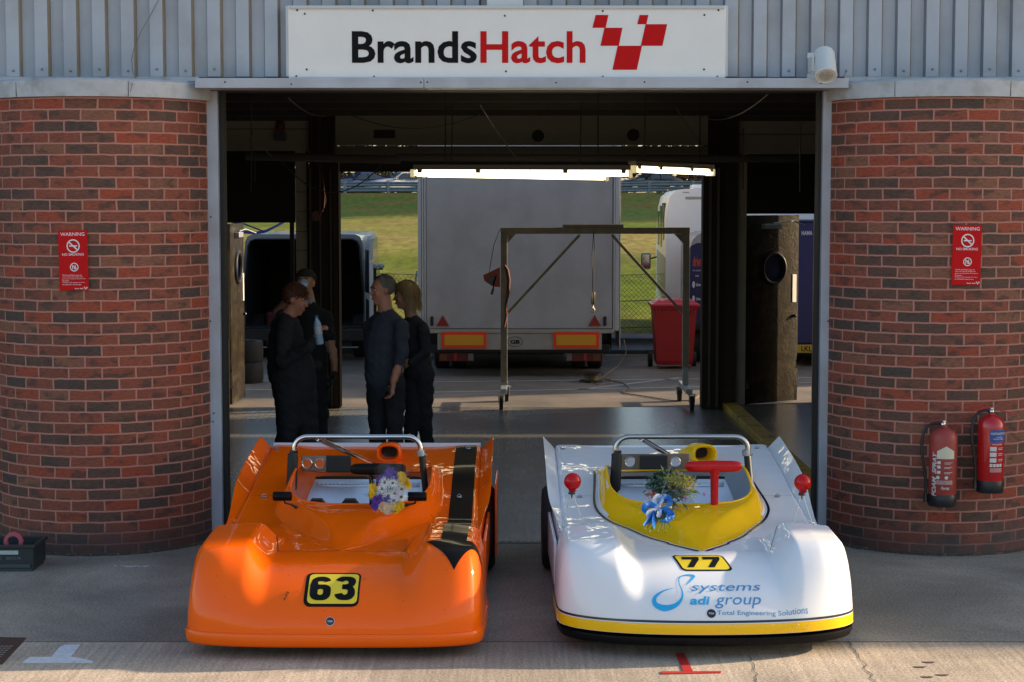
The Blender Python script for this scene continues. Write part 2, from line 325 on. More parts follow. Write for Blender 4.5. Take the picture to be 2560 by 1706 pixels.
PR = .78; PY = 12.3+PR; PLX, PRX = -2.885, 2.985
def pier(cx, u0, name='brick_pier'):
    n = 96; H = 3.10; me = bpy.data.meshes.new(name); V = []; F = []; UV = []
    for k in range(n+1):
        a = math.pi*1.12*(k/n-.5); x, y = cx+PR*math.sin(a), PY-PR*math.cos(a)
        V += [(x, y-12.8, -.02), (x, y-12.8, H)]
    for k in range(n):
        F.append((2*k, 2*k+2, 2*k+3, 2*k+1)); a0 = math.pi*1.12*(k/n-.5)*PR; a1 = math.pi*1.12*((k+1)/n-.5)*PR
        UV += [(u0+a0, -.02), (u0+a1, -.02), (u0+a1, H), (u0+a0, H)]
    me.from_pydata(V, [], F); uv = me.uv_layers.new(name='UVMap')
    for i, q in enumerate(UV): uv.data[i].uv = q
    me.materials.append(BR); me.polygons.foreach_set('use_smooth', [True]*len(F))
    o = bpy.data.objects.new(name, me); COL.objects.link(o); o.parent = G; return o
for cx, u0, nm in ((PLX, 40.03, 0), (PRX, 55.08, 1)):
    pier(cx, u0)
    mb = MB(); rr = PR+.035; n = 64; V = []; F = []
    for k in range(n+1):
        a = math.pi*1.1*(k/n-.5)
        for r, z in ((PR+.002, 3.085), (rr, 3.085), (rr+.004, 3.19), (rr-.02, 3.205), (PR-.2, 3.215)): V.append((cx+r*math.sin(a), PY-r*math.cos(a), z))
    for k in range(n):
        for j in range(4): F.append((5*k+j, 5*k+5+j, 5*k+6+j, 5*k+1+j))
    mb.add(V, F); cp = gout(mb, 'pier_cap', CLADS, 40)
    mb = MB()
    for a in (-.55, .42):
        x, y = cx+(rr+.003)*math.sin(a), PY-(rr+.003)*math.cos(a); M = Matrix.Translation((x, y, 0)) @ Matrix.Rotation(a, 4, 'Z'); mb.box((-.001, -.002, 3.087), (.001, .003, 3.188), M)
    o = mb.out_each('cap_seam', BLACK, cp)
    mb = MB(); V = []; F = []
    for k in range(n+1):   # dirt and moss gathered at the foot
        a = math.pi*1.05*(k/n-.5); r1 = PR+.02+.05*abs(noise.noise(Vector((k*.35, cx, 0)))); V += [(cx+(PR-.01)*math.sin(a), PY-(PR-.01)*math.cos(a), .022), (cx+r1*math.sin(a), PY-r1*math.cos(a), .003)]
        if k: F.append((2*k-2, 2*k-1, 2*k+1, 2*k))
    mb.add(V, F); gout(mb, 'pier_base_dirt', mat('foot_grime', (.055, .048, .035), .95, var=.4, vs=40, col2=(.16, .13, .07), c2lo=.55, c2hi=.65, c2s=50))
# ribbed cladding: trapezoid ribs
CY = 12.80
def cladding(x0, x1, z0, z1, parent=None):
    mb = MB(); P = []; x = x0; pit = .1975
    while x < x1:
        P += [(x, CY-.042), (x+.088, CY-.042), (x+.103, CY), (x+.187, CY)]; x += pit
    for i, (a, b) in enumerate(P):
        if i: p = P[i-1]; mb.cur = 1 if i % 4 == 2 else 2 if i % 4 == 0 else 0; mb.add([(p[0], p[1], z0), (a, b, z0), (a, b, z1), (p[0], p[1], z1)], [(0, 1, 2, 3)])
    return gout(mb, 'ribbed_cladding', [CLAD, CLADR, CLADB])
zc0 = 3.245
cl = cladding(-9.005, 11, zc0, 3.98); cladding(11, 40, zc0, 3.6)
mb = MB(); x = -9.005; k = 0
while x < 9:
    if not (-1.95 < x < 1.85):
        zz = zc0+.045+.006*math.sin(k*3.1); mb.sph((x+.046, CY-.044, zz), .0095, 8, 6, (1, .6, 1)); k += 1
    x += .1975
mb.out_each('cladding_screw', mat('screw_head', (.22, .24, .27), .4, .3), cl, None, Matrix.Identity(4))
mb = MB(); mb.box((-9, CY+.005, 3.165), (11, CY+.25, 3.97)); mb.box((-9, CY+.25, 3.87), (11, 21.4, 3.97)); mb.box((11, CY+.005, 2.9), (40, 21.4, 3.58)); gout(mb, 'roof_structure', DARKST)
mb = MB(); mb.box((-9, CY-.05, 3.98), (11, CY+.3, 4.01)); gout(mb, 'roof_edge_trim', CLADS)
# flashing and header beam
mb = MB(); mb.box((-9, CY-.05, 3.212), (-2.156, CY+.003, 3.243)); mb.box((2.29, CY-.05, 3.212), (9, CY+.003, 3.243)); gout(mb, 'cladding_flashing', CLADS)
hb = MB(); hb.bb((-2.155, 12.60, 3.158), (-.60, 12.86, 3.226), .003); hb.bb((-.597, 12.60, 3.158), (2.288, 12.86, 3.226), .003); hd = gout(hb, 'header_beam', mat('header_steel', (.44, .47, .53), .4, var=.07, vs=4, col2=(.36, .38, .42), c2s=3))
mb = MB()
for x in (-1.95, -1.5, -.62, -.575, .9, .3, 1.6, 2.1): mb.sph((x, 12.599, 3.19+.008*math.sin(x*9)), .006, 8, 6, (1, .5, 1))
mb.out_each('beam_rivet', BLACK, hd)
mb = MB(); mb.box((-2.15, 12.862, 3.155), (2.28, 13.05, 3.164)); gout(mb, 'door_lintel', DARKST)
# jambs
JL0, JL1, JR0, JR1 = -2.155, -2.052, 2.168, 2.30
for a, b in ((JL0, JL1), (JR0, JR1)):
    mb = MB(); mb.bb((a, 12.90, 0), (b, 13.02, 3.157), .004); j = gout(mb, 'door_jamb', JAMB)
    mb = MB()
    for z in (2.28, 1.55, .9, .84): mb.sph(((a+b)/2+.015*math.sin(z*7), 12.899, z), .006, 8, 6, (1, .4, 1))
    mb.out_each('jamb_screw', BLACK, j)
mb = MB(); mb.box((JL1+.001, 12.96, 0), (JL1+.03, 13.10, 3.157)); gout(mb, 'door_guide', BLACK)
mb = MB(); mb.box((JR0-.02, 12.96, 0), (JR0-.001, 13.10, 3.157)); gout(mb, 'door_guide', BLACK)
# closed shutters of the neighbouring garages
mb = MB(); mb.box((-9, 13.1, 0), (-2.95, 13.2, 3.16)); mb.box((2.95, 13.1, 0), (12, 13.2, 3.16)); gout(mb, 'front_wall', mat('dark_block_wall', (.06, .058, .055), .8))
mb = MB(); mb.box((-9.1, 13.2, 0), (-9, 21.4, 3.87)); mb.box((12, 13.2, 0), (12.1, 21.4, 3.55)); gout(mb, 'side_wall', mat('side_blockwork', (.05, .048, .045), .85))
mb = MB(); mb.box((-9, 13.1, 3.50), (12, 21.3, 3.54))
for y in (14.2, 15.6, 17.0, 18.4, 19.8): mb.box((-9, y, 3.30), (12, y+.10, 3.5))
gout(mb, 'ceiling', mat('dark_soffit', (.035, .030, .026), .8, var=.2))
# rear wall
CREAM = mat('cream_blockwork', (.30, .275, .235), .8, var=.08, vs=3, bump=.2, bs=30); DKP = mat('black_panel', (.006, .006, .006), .8)
RY = 21.20
def rbox(mb, u0, v0, u1, v1, y0=RY, y1=None):
    a = at(u0, v0, y0); b = at(u1, v1, y0); mb.box((a.x, y0, b.z), (b.x, y1 or y0+.12, a.z)); return mb
mb = MB(); mb.box((-9, RY, 0), (at(566, 700, RY).x, RY+.12, 3.5)); rbox(mb, 738, 378, 772, 1018); rbox(mb, 563, 303, 772, 377.5); rbox(mb, 1838, 385.5, 1862, 1014); rbox(mb, 1838, 303.5, 2110, 385); a = at(2052, 700, RY).x; mb.box((a, RY, 0), (a+.3, RY+.56, at(0, 385.5, RY).z)); mb.box((a+.3, RY, 0), (12, RY+.12, at(0, 385.5, RY).z)); rw = gout(mb, 'rear_wall', CREAM)
mb = MB()
for v in (481, 530, 580, 627, 680, 730, 780, 830): z = at(0, v, RY).z; mb.box((at(738, v, RY).x, RY-.004, z), (at(772, v, RY).x, RY+.01, z+.006))
for v in (324,): z = at(0, v, RY).z; mb.box((at(566, v, RY).x, RY-.004, z), (at(770, v, RY).x, RY+.01, z+.008)); mb.box((at(1842, v, RY).x, RY-.004, z-.06), (at(2040, v, RY).x, RY+.01, z-.052))
mb.out_each('block_joint', BLACK, rw, None, Matrix.Identity(4))
mb = MB(); rbox(mb, 560, 378, 738, 557, RY+.01, RY+.06); rbox(mb, 1862, 385.5, 2045, 535, RY+.01, RY+.06); gout(mb, 'panel_over_door', DKP)
mb = MB(); mb.box((-9, RY, at(0, 303, RY).z), (12, RY+.12, 3.52)); gout(mb, 'rear_beam', DARKST)
mb = MB(); rbox(mb, 566, 850, 572, 1019, RY+.005, RY+.08); rbox(mb, 724, 557, 738, 1019, RY+.005, RY+.08); gout(mb, 'door_frame', BLACK)
# steel columns either side of the rear opening
COLM = mat('brown_black_steel', (.045, .036, .030), .85, spec=.1, var=.15)
for us in (((772, 779), (784, 800), (803, 826), (830, 848)), ((1760, 1772), (1776, 1792), (1796, 1812), (1815, 1838))):
    mb = MB()
    for i, (a, b) in enumerate(us): rbox(mb, a, 270, b, 1024-(i % 2)*3, RY-.12+.04*(i % 3), RY+.10)
    gout(mb, 'steel_column', COLM); mb = MB(); rbox(mb, us[0][0]-.5, 270, us[-1][1]-2, 1020, RY-.01, RY+.13); gout(mb, 'column_backing', DARKST)
mb = MB()
DARKEDGE = mat('reveal_shade_black', (.006, .006, .006), 1, spec=0)  # black strips added over the sunlit column reveals to paint them as shaded
mbx = MB(); rbox(mbx, 845.5, 378, 849.5, 1021, RY-.13, RY+.14); gout(mbx, 'dark_edge_strip', DARKEDGE); mbx = MB(); rbox(mbx, 768.5, 378, 773, 1018, RY-.01, RY+.135); gout(mbx, 'dark_edge_strip', DARKEDGE)
for u in (776, 801, 827.5, 1774, 1794): rbox(mb, u, 420, u+1.2, 1018, RY-.125, RY-.11)
gout(mb, 'column_edge', mat('bare_steel_edge', (.07, .06, .05), .5))
# raised roller shutter with a slit of daylight
mb = MB(); rbox(mb, 838, 272, 1770, 363.5, RY-.20, RY-.17); sh = gout(mb, 'raised_shutter', mat('shutter_curtain', (.24, .22, .19), .7, var=.06, vs=2))
mb = MB(); rbox(mb, 838, 283, 1770, 284.5, RY-.206, RY-.2); rbox(mb, 934, 325, 988, 346, RY-.21, RY-.2); mb.sph(at(1345, 340, RY-.2), .07, 12, 8, (1, .2, 1)); mb.sph(at(1583, 338, RY-.2), .07, 12, 8, (1, .2, 1)); mb.out('shutter_box', BLACK, sh).matrix_local = Matrix.Identity(4)
mb = MB(); rbox(mb, 838, 366, 1770, 395, RY-.20, RY-.16); gout(mb, 'shutter_bottom_rail', mat('shutter_rail', (.14, .125, .105), .6))
mb = MB(); rbox(mb, 848, 395, 1764, 430, RY-.17, RY-.10); gout(mb, 'rear_lintel', BLACK)
# horizontal conduit, hanging rods, wires
mb = MB(); mb.cyl(at(615, 391, 19.2), at(1000, 400, 19.2), .045, n=10); mb.cyl(at(990, 394, 19.2), at(2000, 398, 19.2), .04, n=10); gout(mb, 'service_pipe', mat('pipe_grey', (.05, .046, .042), .6))
mb = MB()
def sag(a, b, d, n=14): return [a.lerp(b, i/n)+Vector((0, 0, -d*4*(i/n)*(1-i/n))) for i in range(n+1)]
for p0, p1, d in ((at(628, 236, 18), at(628, 480, 18), 0), (at(637, 380, 18), at(637, 455, 18), 0), (at(2000, 300, 17), at(2000, 480, 17), 0), (at(1858, 320, 18), at(1858, 475, 18), 0), (at(720, 245, 15), at(815, 290, 20), .05), (at(700, 400, 19), at(970, 392, 19), .35), (at(1740, 285, 20), at(1920, 236, 14), .12), (at(630, 330, 18.1), at(680, 392, 18.9), .02), (at(860, 280, 18), at(1200, 286, 18), .15), (at(1200, 262, 16), at(1295, 400, 19), .02), (at(1690, 270, 18), at(1755, 365, 20.7), .01)):
    mb.tube(sag(p0, p1, d), .006, 5)
gout(mb, 'hanging_cable', mat('cable_grey', (.055, .05, .04), .6))
mb = MB(); rbox(mb, 687, 328, 712, 352, RY-.1, RY-.002); bx = gout(mb, 'alarm_box', mat('grey_box', (.06, .065, .065), .5))
mb = MB(); mb.sph(at(702, 316, RY-.06), .05, 12, 8, (1, 1, 1.3)); mb.out('alarm_beacon', mat('dull_red', (.12, .01, .01), .5), bx).matrix_local = Matrix.Identity(4)
# kerb
mb = MB(); mb.bb((2.43, 13.4, -.01), (2.60, 21.15, .07), .01); gout(mb, 'painted_kerb', YEL)
mb = MB(); mb.box((2.605, 13.4, -.01), (12, 21.19, .04)); gout(mb, 'raised_floor', FLOOR)
# rear doors
WOOD = mat('varnished_dark_door', (.016, .011, .005), .3, var=.5, vs=9, col2=(.045, .033, .016), c2lo=.45, c2hi=.70, c2s=8, bump=.35, bs=30)
def rear_door(hx, ang, L, z1, flip=1):
    M = Matrix.Translation((hx, RY+.13-12.8, 0)) @ Matrix.Rotation(ang, 4, 'Z'); cx, cz, r = L*.53, 1.6, .165
    mb = MB(); n = 32   # leaf with a round hole
    sq = []
    for k in range(n):
        q = 2*math.pi*k/n; c, s_ = math.cos(q), math.sin(q); t = min((L-cx if c > 0 else cx)/max(abs(c), 1e-6), ((z1-cz) if s_ > 0 else cz-.02)/max(abs(s_), 1e-6)); sq.append((cx+c*t, cz+s_*t))
    ci = [(cx+r*math.cos(2*math.pi*k/n), cz+r*math.sin(2*math.pi*k/n)) for k in range(n)]
    for y in (0, .045): mb.add([(a, y, b) for a, b in sq+ci], [(k, (k+1) % n, n+(k+1) % n, n+k) for k in range(n)])
    mb.add([(a, 0, b) for a, b in sq]+[(a, .045, b) for a, b in sq], [(k, (k+1) % n, n+(k+1) % n, n+k) for k in range(n)])
    for a, b in ((0, .02), (L, .02), (L, z1), (0, z1)): pass
    mb.box((0, .0005, z1-.3), (.06, .0445, z1)); mb.box((L-.06, .0005, z1-.4), (L, .0445, z1)); mb.box((0, .0005, .02), (.05, .0445, .4)); mb.box((L-.05, .0005, .02), (L, .0445, .4)); mb.box((.0, .0005, .02), (L, .0445, .2)); mb.box((.0, .0005, z1-.15), (L, .0445, z1))
    d = mb.out('rear_door', WOOD, G); d.matrix_local = M
    mb = MB(); mb.tube([(cx+(r+.012)*math.cos(2*math.pi*k/40), -.006, cz+(r+.012)*math.sin(2*math.pi*k/40)) for k in range(40)], .026, 8, closed=True); mb.out('porthole', BLACKP, d, 40)
    mb = MB(); mb.prism(disc(r+.01, 32, (cx, cz)), lambda a, b, h: (a, h, b), .018, .024); mb.out('porthole_glass', mat('porthole_pane', (.02, .03, .10), .05, spec=.7), d)
    mb = MB(); mb.bb((L-.10, -.008, 1.19), (L-.035, .0, 1.52), .003); mb.out('push_plate', mat('bright_plate', (.75, .74, .70), .3), d)
    mb = MB(); mb.sph((L-.065, -.02, 1.03), .022, 10, 8); mb.cyl((L-.065, 0, 1.03), (L-.065, -.03, 1.03), .012, n=8); mb.out('lock', BLACKP, d)
    mb = MB(); mb.bb((L*.30, -.06, z1-.16), (L*.62, -.001, z1-.10), .006); mb.tube([(L*.5, -.03, z1-.09), (L*.85, -.05, z1-.07), (L*.95, -.16, z1-.12)], .008, 6); mb.out('door_closer', GALV, d)
rear_door(at(1864, 700, RY).x, R_(35), .86, 2.22); rear_door(at(572, 700, RY).x, R_(88), .86, 2.12)
# unseen block added out of frame right to shade the yard
mb = MB(); mb.box((9.0, 26.2, 0), (13, 36, 4.6)); mb.box((8.95, 26.15, 4.6), (13.05, 36.05, 4.7)); gout(mb, 'yard_shade_block', mat('shade_block', (.3, .28, .26), .8, var=.1))

# small red emergency reel hanging on the column
ro = thing('cable_reel', 'small red reel with trailing cable hung on the dark column left of the rear opening', 'cable reel')
mb = MB(); mb.cyl(at(790, 541, 20.9), at(790, 541, 21.0), .06, n=20); mb.cyl(at(790, 541, 20.88), at(790, 541, 20.9), .035, n=16); mb.out('drum', mat('dull_red_reel', (.07, .008, .007), .5), ro, 40)
mb = MB(); mb.tube([at(745+40, 395, 20.95), at(806, 440, 20.95), at(812, 490, 20.95), at(810, 520, 20.9), at(796, 541, 20.9)], .007, 6); mb.tube([at(800, 400, 20.95), at(803, 440, 20.95), at(815, 500, 20.95), at(806, 530, 20.9)], .005, 6); mb.out('cable', mat('red_cable', (.06, .008, .007), .5), ro)

# ---------------------------------------------------------------- signs
S = thing('circuit_sign', 'large white board reading BrandsHatch with red chequered flag above the garage opening', 'sign', at(1266, 198, 12.66))
so = S.location
sp0, sp1 = at(720, 14, 12.66)-so, at(1813, 198, 12.66)-so
mb = MB(); mb.bb((sp0.x, 0, sp1.z), (sp1.x, .03, sp0.z), .003); mb.out('board', SIGNW, S)
mb = MB(); mb.bb((sp0.x+.01, -.014, sp0.z-.024), (sp1.x-.01, -.001, sp0.z-.002), .003); mb.bb((sp0.x+.01, -.014, sp1.z+.001), (sp1.x-.01, -.001, sp1.z+.014), .003); mb.out_each('edge_strip', mat('sign_trim', (.55, .56, .57), .35), S)
mb = MB(); mb.box((at(1217, 0, 12.66).x-so.x, .05, sp0.z-.05), (at(1308, 0, 12.66).x-so.x, .09, sp0.z+.4)); mb.box((sp0.x-.02, .031, sp1.z+.02), (sp0.x+.05, .10, sp0.z)); mb.box((sp1.x-.05, .031, sp1.z+.02), (sp1.x+.02, .10, sp0.z)); mb.out_each('bracket', WHITE, S)
def sxy(u, v): p = at(u, v, 12.66)-so; return p.x, p.z
def smap(off): return lambda a, b: (a, -off, b)
bx0, bz0 = sxy(880, 155.5); bx1, bz1 = sxy(1192, 78.5); hx0, hz0 = sxy(1201, 155.5); hx1, hz1 = sxy(1464, 78.5)
def word(t, x0, x1, zb, zt, m, off=.028):
    V, F = tmesh(t, off=off, x='LEFT', y='BASE'); w0 = max(v[0] for v in V); hh = max(v[1] for v in V)
    V = [(x0+a*(x1-x0)/w0, zb+b*(zt-zb)/hh) for a, b in V]; return decal('lettering', (V, F), smap(.0025), m, S)
word('Brands', bx0, bx1, bz0, bz1, SIGNK, .020); word('Hatch', hx0, hx1, hz0, hz1, SIGNR, .020)
for P in ([(1489, 38), (1521, 38), (1514, 70), (1481, 70)], [(1511, 70), (1556, 70), (1547, 115), (1501, 115)], [(1599, 38), (1621, 38), (1616, 61), (1593, 61)], [(1614, 61), (1668, 61), (1656, 115), (1602, 115)], [(1544, 115), (1605, 115), (1592, 175), (1531, 175)]):
    decal('flag_emblem', poly([sxy(u, v) for u, v in P]), smap(.0025), SIGNR, S)
mb = MB()
for u, v in ((762, 35), (1262, 40), (1761, 38), (767, 174), (1265, 179), (1760, 174), (743, 26), (932, 27), (1507, 28), (1796, 26), (741, 191), (935, 192), (1507, 192), (1793, 192)):
    x, z = sxy(u, v); mb.sph((x, -.002, z), .007, 8, 6, (1, .5, 1))
mb.out_each('fixing_screw', BLACK, S)

def warning_sign(u0, v0, u1, v1, cx, label):
    uc = (u0+u1)/2; Xs = at(uc, 650, 12.32).x; a = math.asin((Xs-cx)/PR); Y = PY-PR*math.cos(a)-.012
    W, Hh = .197, .40; c = at(uc, (v0+v1)/2, Y); T = thing('warning_sign', label, 'sign', c, a)
    T.rotation_euler = (0, R_(-.8) if cx < 0 else R_(.7), a)
    mb = MB(); mb.bb((-W/2, 0, -Hh/2), (W/2, .006, Hh/2), .002); mb.out('plate', SIGNR, T)
    mp = lambda a, b: (a, -.0015, b)
    def tx(t, y, h=None, w=None, off=.0, x='CENTER', dx=0): decal('lettering', tmesh(t, h=h, w=w, off=off, x=x), mp, SW2, T, dx=dx, dy=y)
    SW2 = mat('sign_lettering', (.75, .75, .75), .4) if 'sign_lettering' not in bpy.data.materials else bpy.data.materials['sign_lettering']
    tx('WARNING', .175, .023, .165, .008); tx('NO SMOKING', .040, .0165, .146, .01)
    decal('symbol', ringm(.037, .045, c=(.003, .096)), mp, SW2, T)
    decal('symbol', poly([(-.026+.003, .096+.030), (-.032+.003, .096+.024), (.026+.003, .096-.030), (.032+.003, .096-.024)]), mp, SW2, T)
    decal('symbol', poly([(-.024, .092), (.030, .092), (.030, .100), (-.024, .100)]), lambda a, b: (a, -.0012, b), SW2, T)
    decal('symbol', ringm(.023, .029, c=(.006, -.045)), mp, SW2, T); tx('16', -.045, .030, .028, .03, dx=.006)
    decal('symbol', poly([(-.012, -.025), (-.016, -.029), (.024, -.065), (.028, -.061)]), mp, SW2, T)
    for i, t in enumerate(('The Pit and Pitlane area are', 'areas of potential danger and', 'great care should be exercised at', 'all times.', 'Children under the age of 16 are', 'not allowed in these areas.')):
        tx(t, -.098-.0125*i, w=.158*len(t)/33, h=.0085, off=.0, x='LEFT', dx=-.078)
    tx('Brands', -.188, .008, .028, .02, dx=.02); tx('Hatch', -.188, .008, .024, .03, dx=.052)
    for P in ([(0, 16), (7, 16), (5, 10), (-2, 10)], [(5, 10), (13, 10), (11, 3), (3, 3)], [(18, 16), (24, 16), (23, 12), (17, 12)], [(22, 12), (31, 12), (29, 3), (20, 3)], [(11, 3), (20, 3), (18, -6), (9, -6)]):
        decal('flag_emblem', poly([(.068+x*.0008, -.190+y*.0008) for x, y in P]), mp, SW2, T)
    return T
warning_sign(146, 578, 220, 725, PLX, 'red WARNING NO SMOKING sign on the left brick pier')
warning_sign(2380, 564, 2454, 712, PRX, 'red WARNING NO SMOKING sign on the right brick pier above the extinguishers')

# white cylindrical lamp on the cladding, with its cable
c0 = at(2062, 160, 12.55); FL = thing('security_light', 'white cylindrical light fixed to the cladding above the right brick pier', 'light', c0)
ax = Vector((-.02, -.62, -.78)).normalized(); q = ax.to_track_quat('Z', 'Y').to_matrix().to_4x4()
mb = MB(); mb.lathe([(.02, -.105), (.066, -.10), (.073, -.08), (.073, .10), (.076, .105), (.070, .112), (.066, .108)], n=32, M=q); mb.out('housing', mat('cream_housing', (.62, .64, .62), .4), FL, 40)
mb = MB(); mb.lathe([(.066, .106), (.04, .109), (.001, .110)], n=28, M=q); mb.out('front_cover', mat('stained_cover', (.45, .43, .38), .5, var=.3, vs=30), FL, 40)
mb = MB(); mb.box((-.085, -.01, -.05), (-.075, .22, .05)); mb.box((-.085, .20, -.09), (.05, .23, .09)); mb.out_each('bracket', WHITE, FL)
mb = MB(); mb.tube([(.07, .05, .04), (.10, .12, .0), (.11, .18, -.09), (.13, .19, -.12), (.17, .19, -.08), (.188, .215, -.035)], .004, 6); mb.out('cable', GALV, FL)
mb = MB(); P = [at(396, 0, 12.74), at(375, 40, 12.74), at(352, 80, 12.74), at(335, 120, 12.74), at(329, 150, 12.74), at(332, 180, 12.74), at(342, 200, 12.70), at(330, 212, 12.26), at(326, 230, 12.255)]
tag(mb_o := (mb.tube(P, .003, 5)).out('loose_cable', mat('old_cable', (.18, .17, .15), .6)), 'thin loose cable hanging down the cladding above the left brick pier', 'cable')

# ---------------------------------------------------------------- fire extinguishers
def extinguisher(uc, vt, vb, r, cx, label, red, kind):
    Xs = at(uc, 1150, 12.2).x; a = math.asin((Xs-cx)/(PR+r)); Y = PY-(PR+r+.02)*math.cos(a); zb = at(uc, vb, Y).z; zt = at(uc, vt, Y).z
    T = thing('fire_extinguisher', label, 'fire extinguisher', (Xs, Y, zb), a*.6); T.rotation_euler = (0, R_(.6), a*.6); H = zt-zb
    mb = MB(); mb.lathe([(r*.97, 0), (r*1.03, .01), (r*1.03, .075), (r, .082)], n=32); mb.out('base_cup', mat('black_base', (.012, .014, .018), .4), T, 40)
    mb = MB(); mb.lathe([(r*.9, .06), (r, .08), (r, H-.085), (r*.97, H-.055), (r*.80, H-.025), (r*.45, H-.008), (.022, H), (.022, H+.02)], n=40); mb.out('cylinder', red, T, 40)
    mb = MB(); mb.cyl((0, 0, H+.01), (0, 0, H+.045), .018, n=12); mb.sph((-.012, -.028, H+.022), .017, 10, 8); mb.out('valve', CHROME, T, 40)
    mb = MB(); mb.bb((-.012, -.012, H+.035), (.105, .012, H+.045), .003, Matrix.Rotation(R_(-12), 4, 'Y')); mb.bb((-.012, -.010, H+.02), (.10, .010, H+.028), .003, Matrix.Rotation(R_(8), 4, 'Y')); mb.out('handle', RED if kind else mat('faded_handle', (.30, .03, .03), .5), T)
    mb = MB(); hz = H+.02
    P = [(-.015, -.01, hz), (-.05, -.012, hz+.008), (-r-.01, -.01, hz-.01), (-r-.045, -.01, hz-.07), (-r-.052, -.01, hz-.18), (-r-.040, -.01, .30), (-r-.020, -.01, .16), (-r-.018, -.01, .075)]
    Q = []
    for i in range(len(P)-1):
        p0, p1, p2, p3 = [Vector(P[max(0, min(len(P)-1, j))]) for j in (i-1, i, i+1, i+2)]
        for k in range(5):
            t = k/5; Q.append(.5*((2*p1)+(p2-p0)*t+(2*p0-5*p1+4*p2-p3)*t*t+(3*p1-p0-3*p2+p3)*t**3))
    Q.append(Vector(P[-1])); mb.tube(Q, .010, 8); mb.tube([Q[-1], Q[-1]+Vector((0, 0, -.05))], [.014, .017], 10); mb.out('hose', BLACKP, T, 50)
    mp = lambda a, b: ((r+.0012)*math.sin(a/r), -(r+.0012)*math.cos(a/r), b)
    mq = lambda a, b: ((r+.0022)*math.sin(a/r), -(r+.0022)*math.cos(a/r), b)
    LW = mat('label_print', (.62, .60, .58), .5)
    if kind == 0:
        CR = mat('cream_label', (.62, .58, .44), .5); decal('label', poly([(-.055, .325), (.065, .325), (.065, .375), (.005, .41), (-.055, .375)]), mp, CR, T, .02)
        V, F = tmesh('FOAM  SPRAY', h=.034, w=.30, off=.03, shear=.3); V = [(-b-.073, a+.22) for a, b in V]; decal('lettering', (V, F), mq, LW, T, .015)
        for i, z in enumerate((.30, .27, .235)):
            decal('pictogram', poly(rrect(.022, .02, .003)), mq, LW, T, .02, dx=-.04, dy=z)
            decal('print_line', poly(rrect(.055, .003, .001)), mq, LW, T, .02, dx=.022, dy=z); decal('print_line', poly(rrect(.04, .003, .001)), mq, LW, T, .02, dx=.015, dy=z-.008)
        for x in (-.045, .01): decal('pictogram', poly(disc(.012, 12)), mq, LW, T, .02, dx=x, dy=.20)
        for k in range(4): decal('print_line', poly(rrect(.11, .0028, .001)), mq, LW, T, .02, dx=.0, dy=.178-.007*k)
        decal('lettering', tmesh('Portec', h=.022, w=.055, off=.015, shear=.3), mq, LW, T, .02, dx=.005, dy=.13)
    else:
        BL = mat('blue_label', (.015, .07, .30), .4); decal('label', poly(rrect(.125, .085, .004)), mp, BL, T, .02, dx=.02, dy=.385)
        decal('lettering', tmesh('NORTHANTS FIRE', h=.016, w=.112, off=.02), mq, LW, T, .02, dx=.02, dy=.402); decal('lettering', tmesh('POWDER', h=.007, w=.045, off=.02), mq, LW, T, .02, dx=.02, dy=.378); decal('lettering', tmesh('FIRE EXTINGUISHER', h=.008, w=.08, off=.02), mq, LW, T, .02, dx=.02, dy=.366)
        decal('lettering', tmesh('POWDER', h=.008, w=.07, off=.02), mq, LW, T, .02, dx=.01, dy=.33)
        for z in (.30, .262, .224): decal('pictogram', poly(rrect(.042, .028, .002)), mq, LW, T, .02, dx=-.018, dy=z); decal('print_line', poly(rrect(.04, .003, .001)), mq, LW, T, .02, dx=.035, dy=z+.006); decal('print_line', poly(rrect(.036, .003, .001)), mq, LW, T, .02, dx=.033, dy=z-.004)
        for x in (-.03, -.008, .014, .036): decal('pictogram', poly(rrect(.018, .02, .002)), mq, LW, T, .02, dx=x, dy=.19)
        for k in range(4): decal('print_line', poly(rrect(.085, .0028, .001)), mq, LW, T, .02, dx=.005, dy=.168-.007*k)
    mb = MB(); mb.box((-.03, r-.005, H*.5), (.03, r+.03, H*.5+.1)); mb.out('wall_bracket', BLACKP, T)
extinguisher(2356, 1068, 1264, .092, PRX, 'faded red foam fire extinguisher with cream label, lower of the pair on the right pier', mat('faded_red_steel', (.33, .045, .035), .45, var=.12, vs=8, col2=(.16, .04, .035), c2lo=.66, c2hi=.7, c2s=7), 0)
extinguisher(2477, 1036, 1230, .088, PRX, 'bright red powder fire extinguisher with blue label, higher of the pair on the right pier', mat('bright_red_steel', (.50, .010, .012), .25, coat=.5), 1)

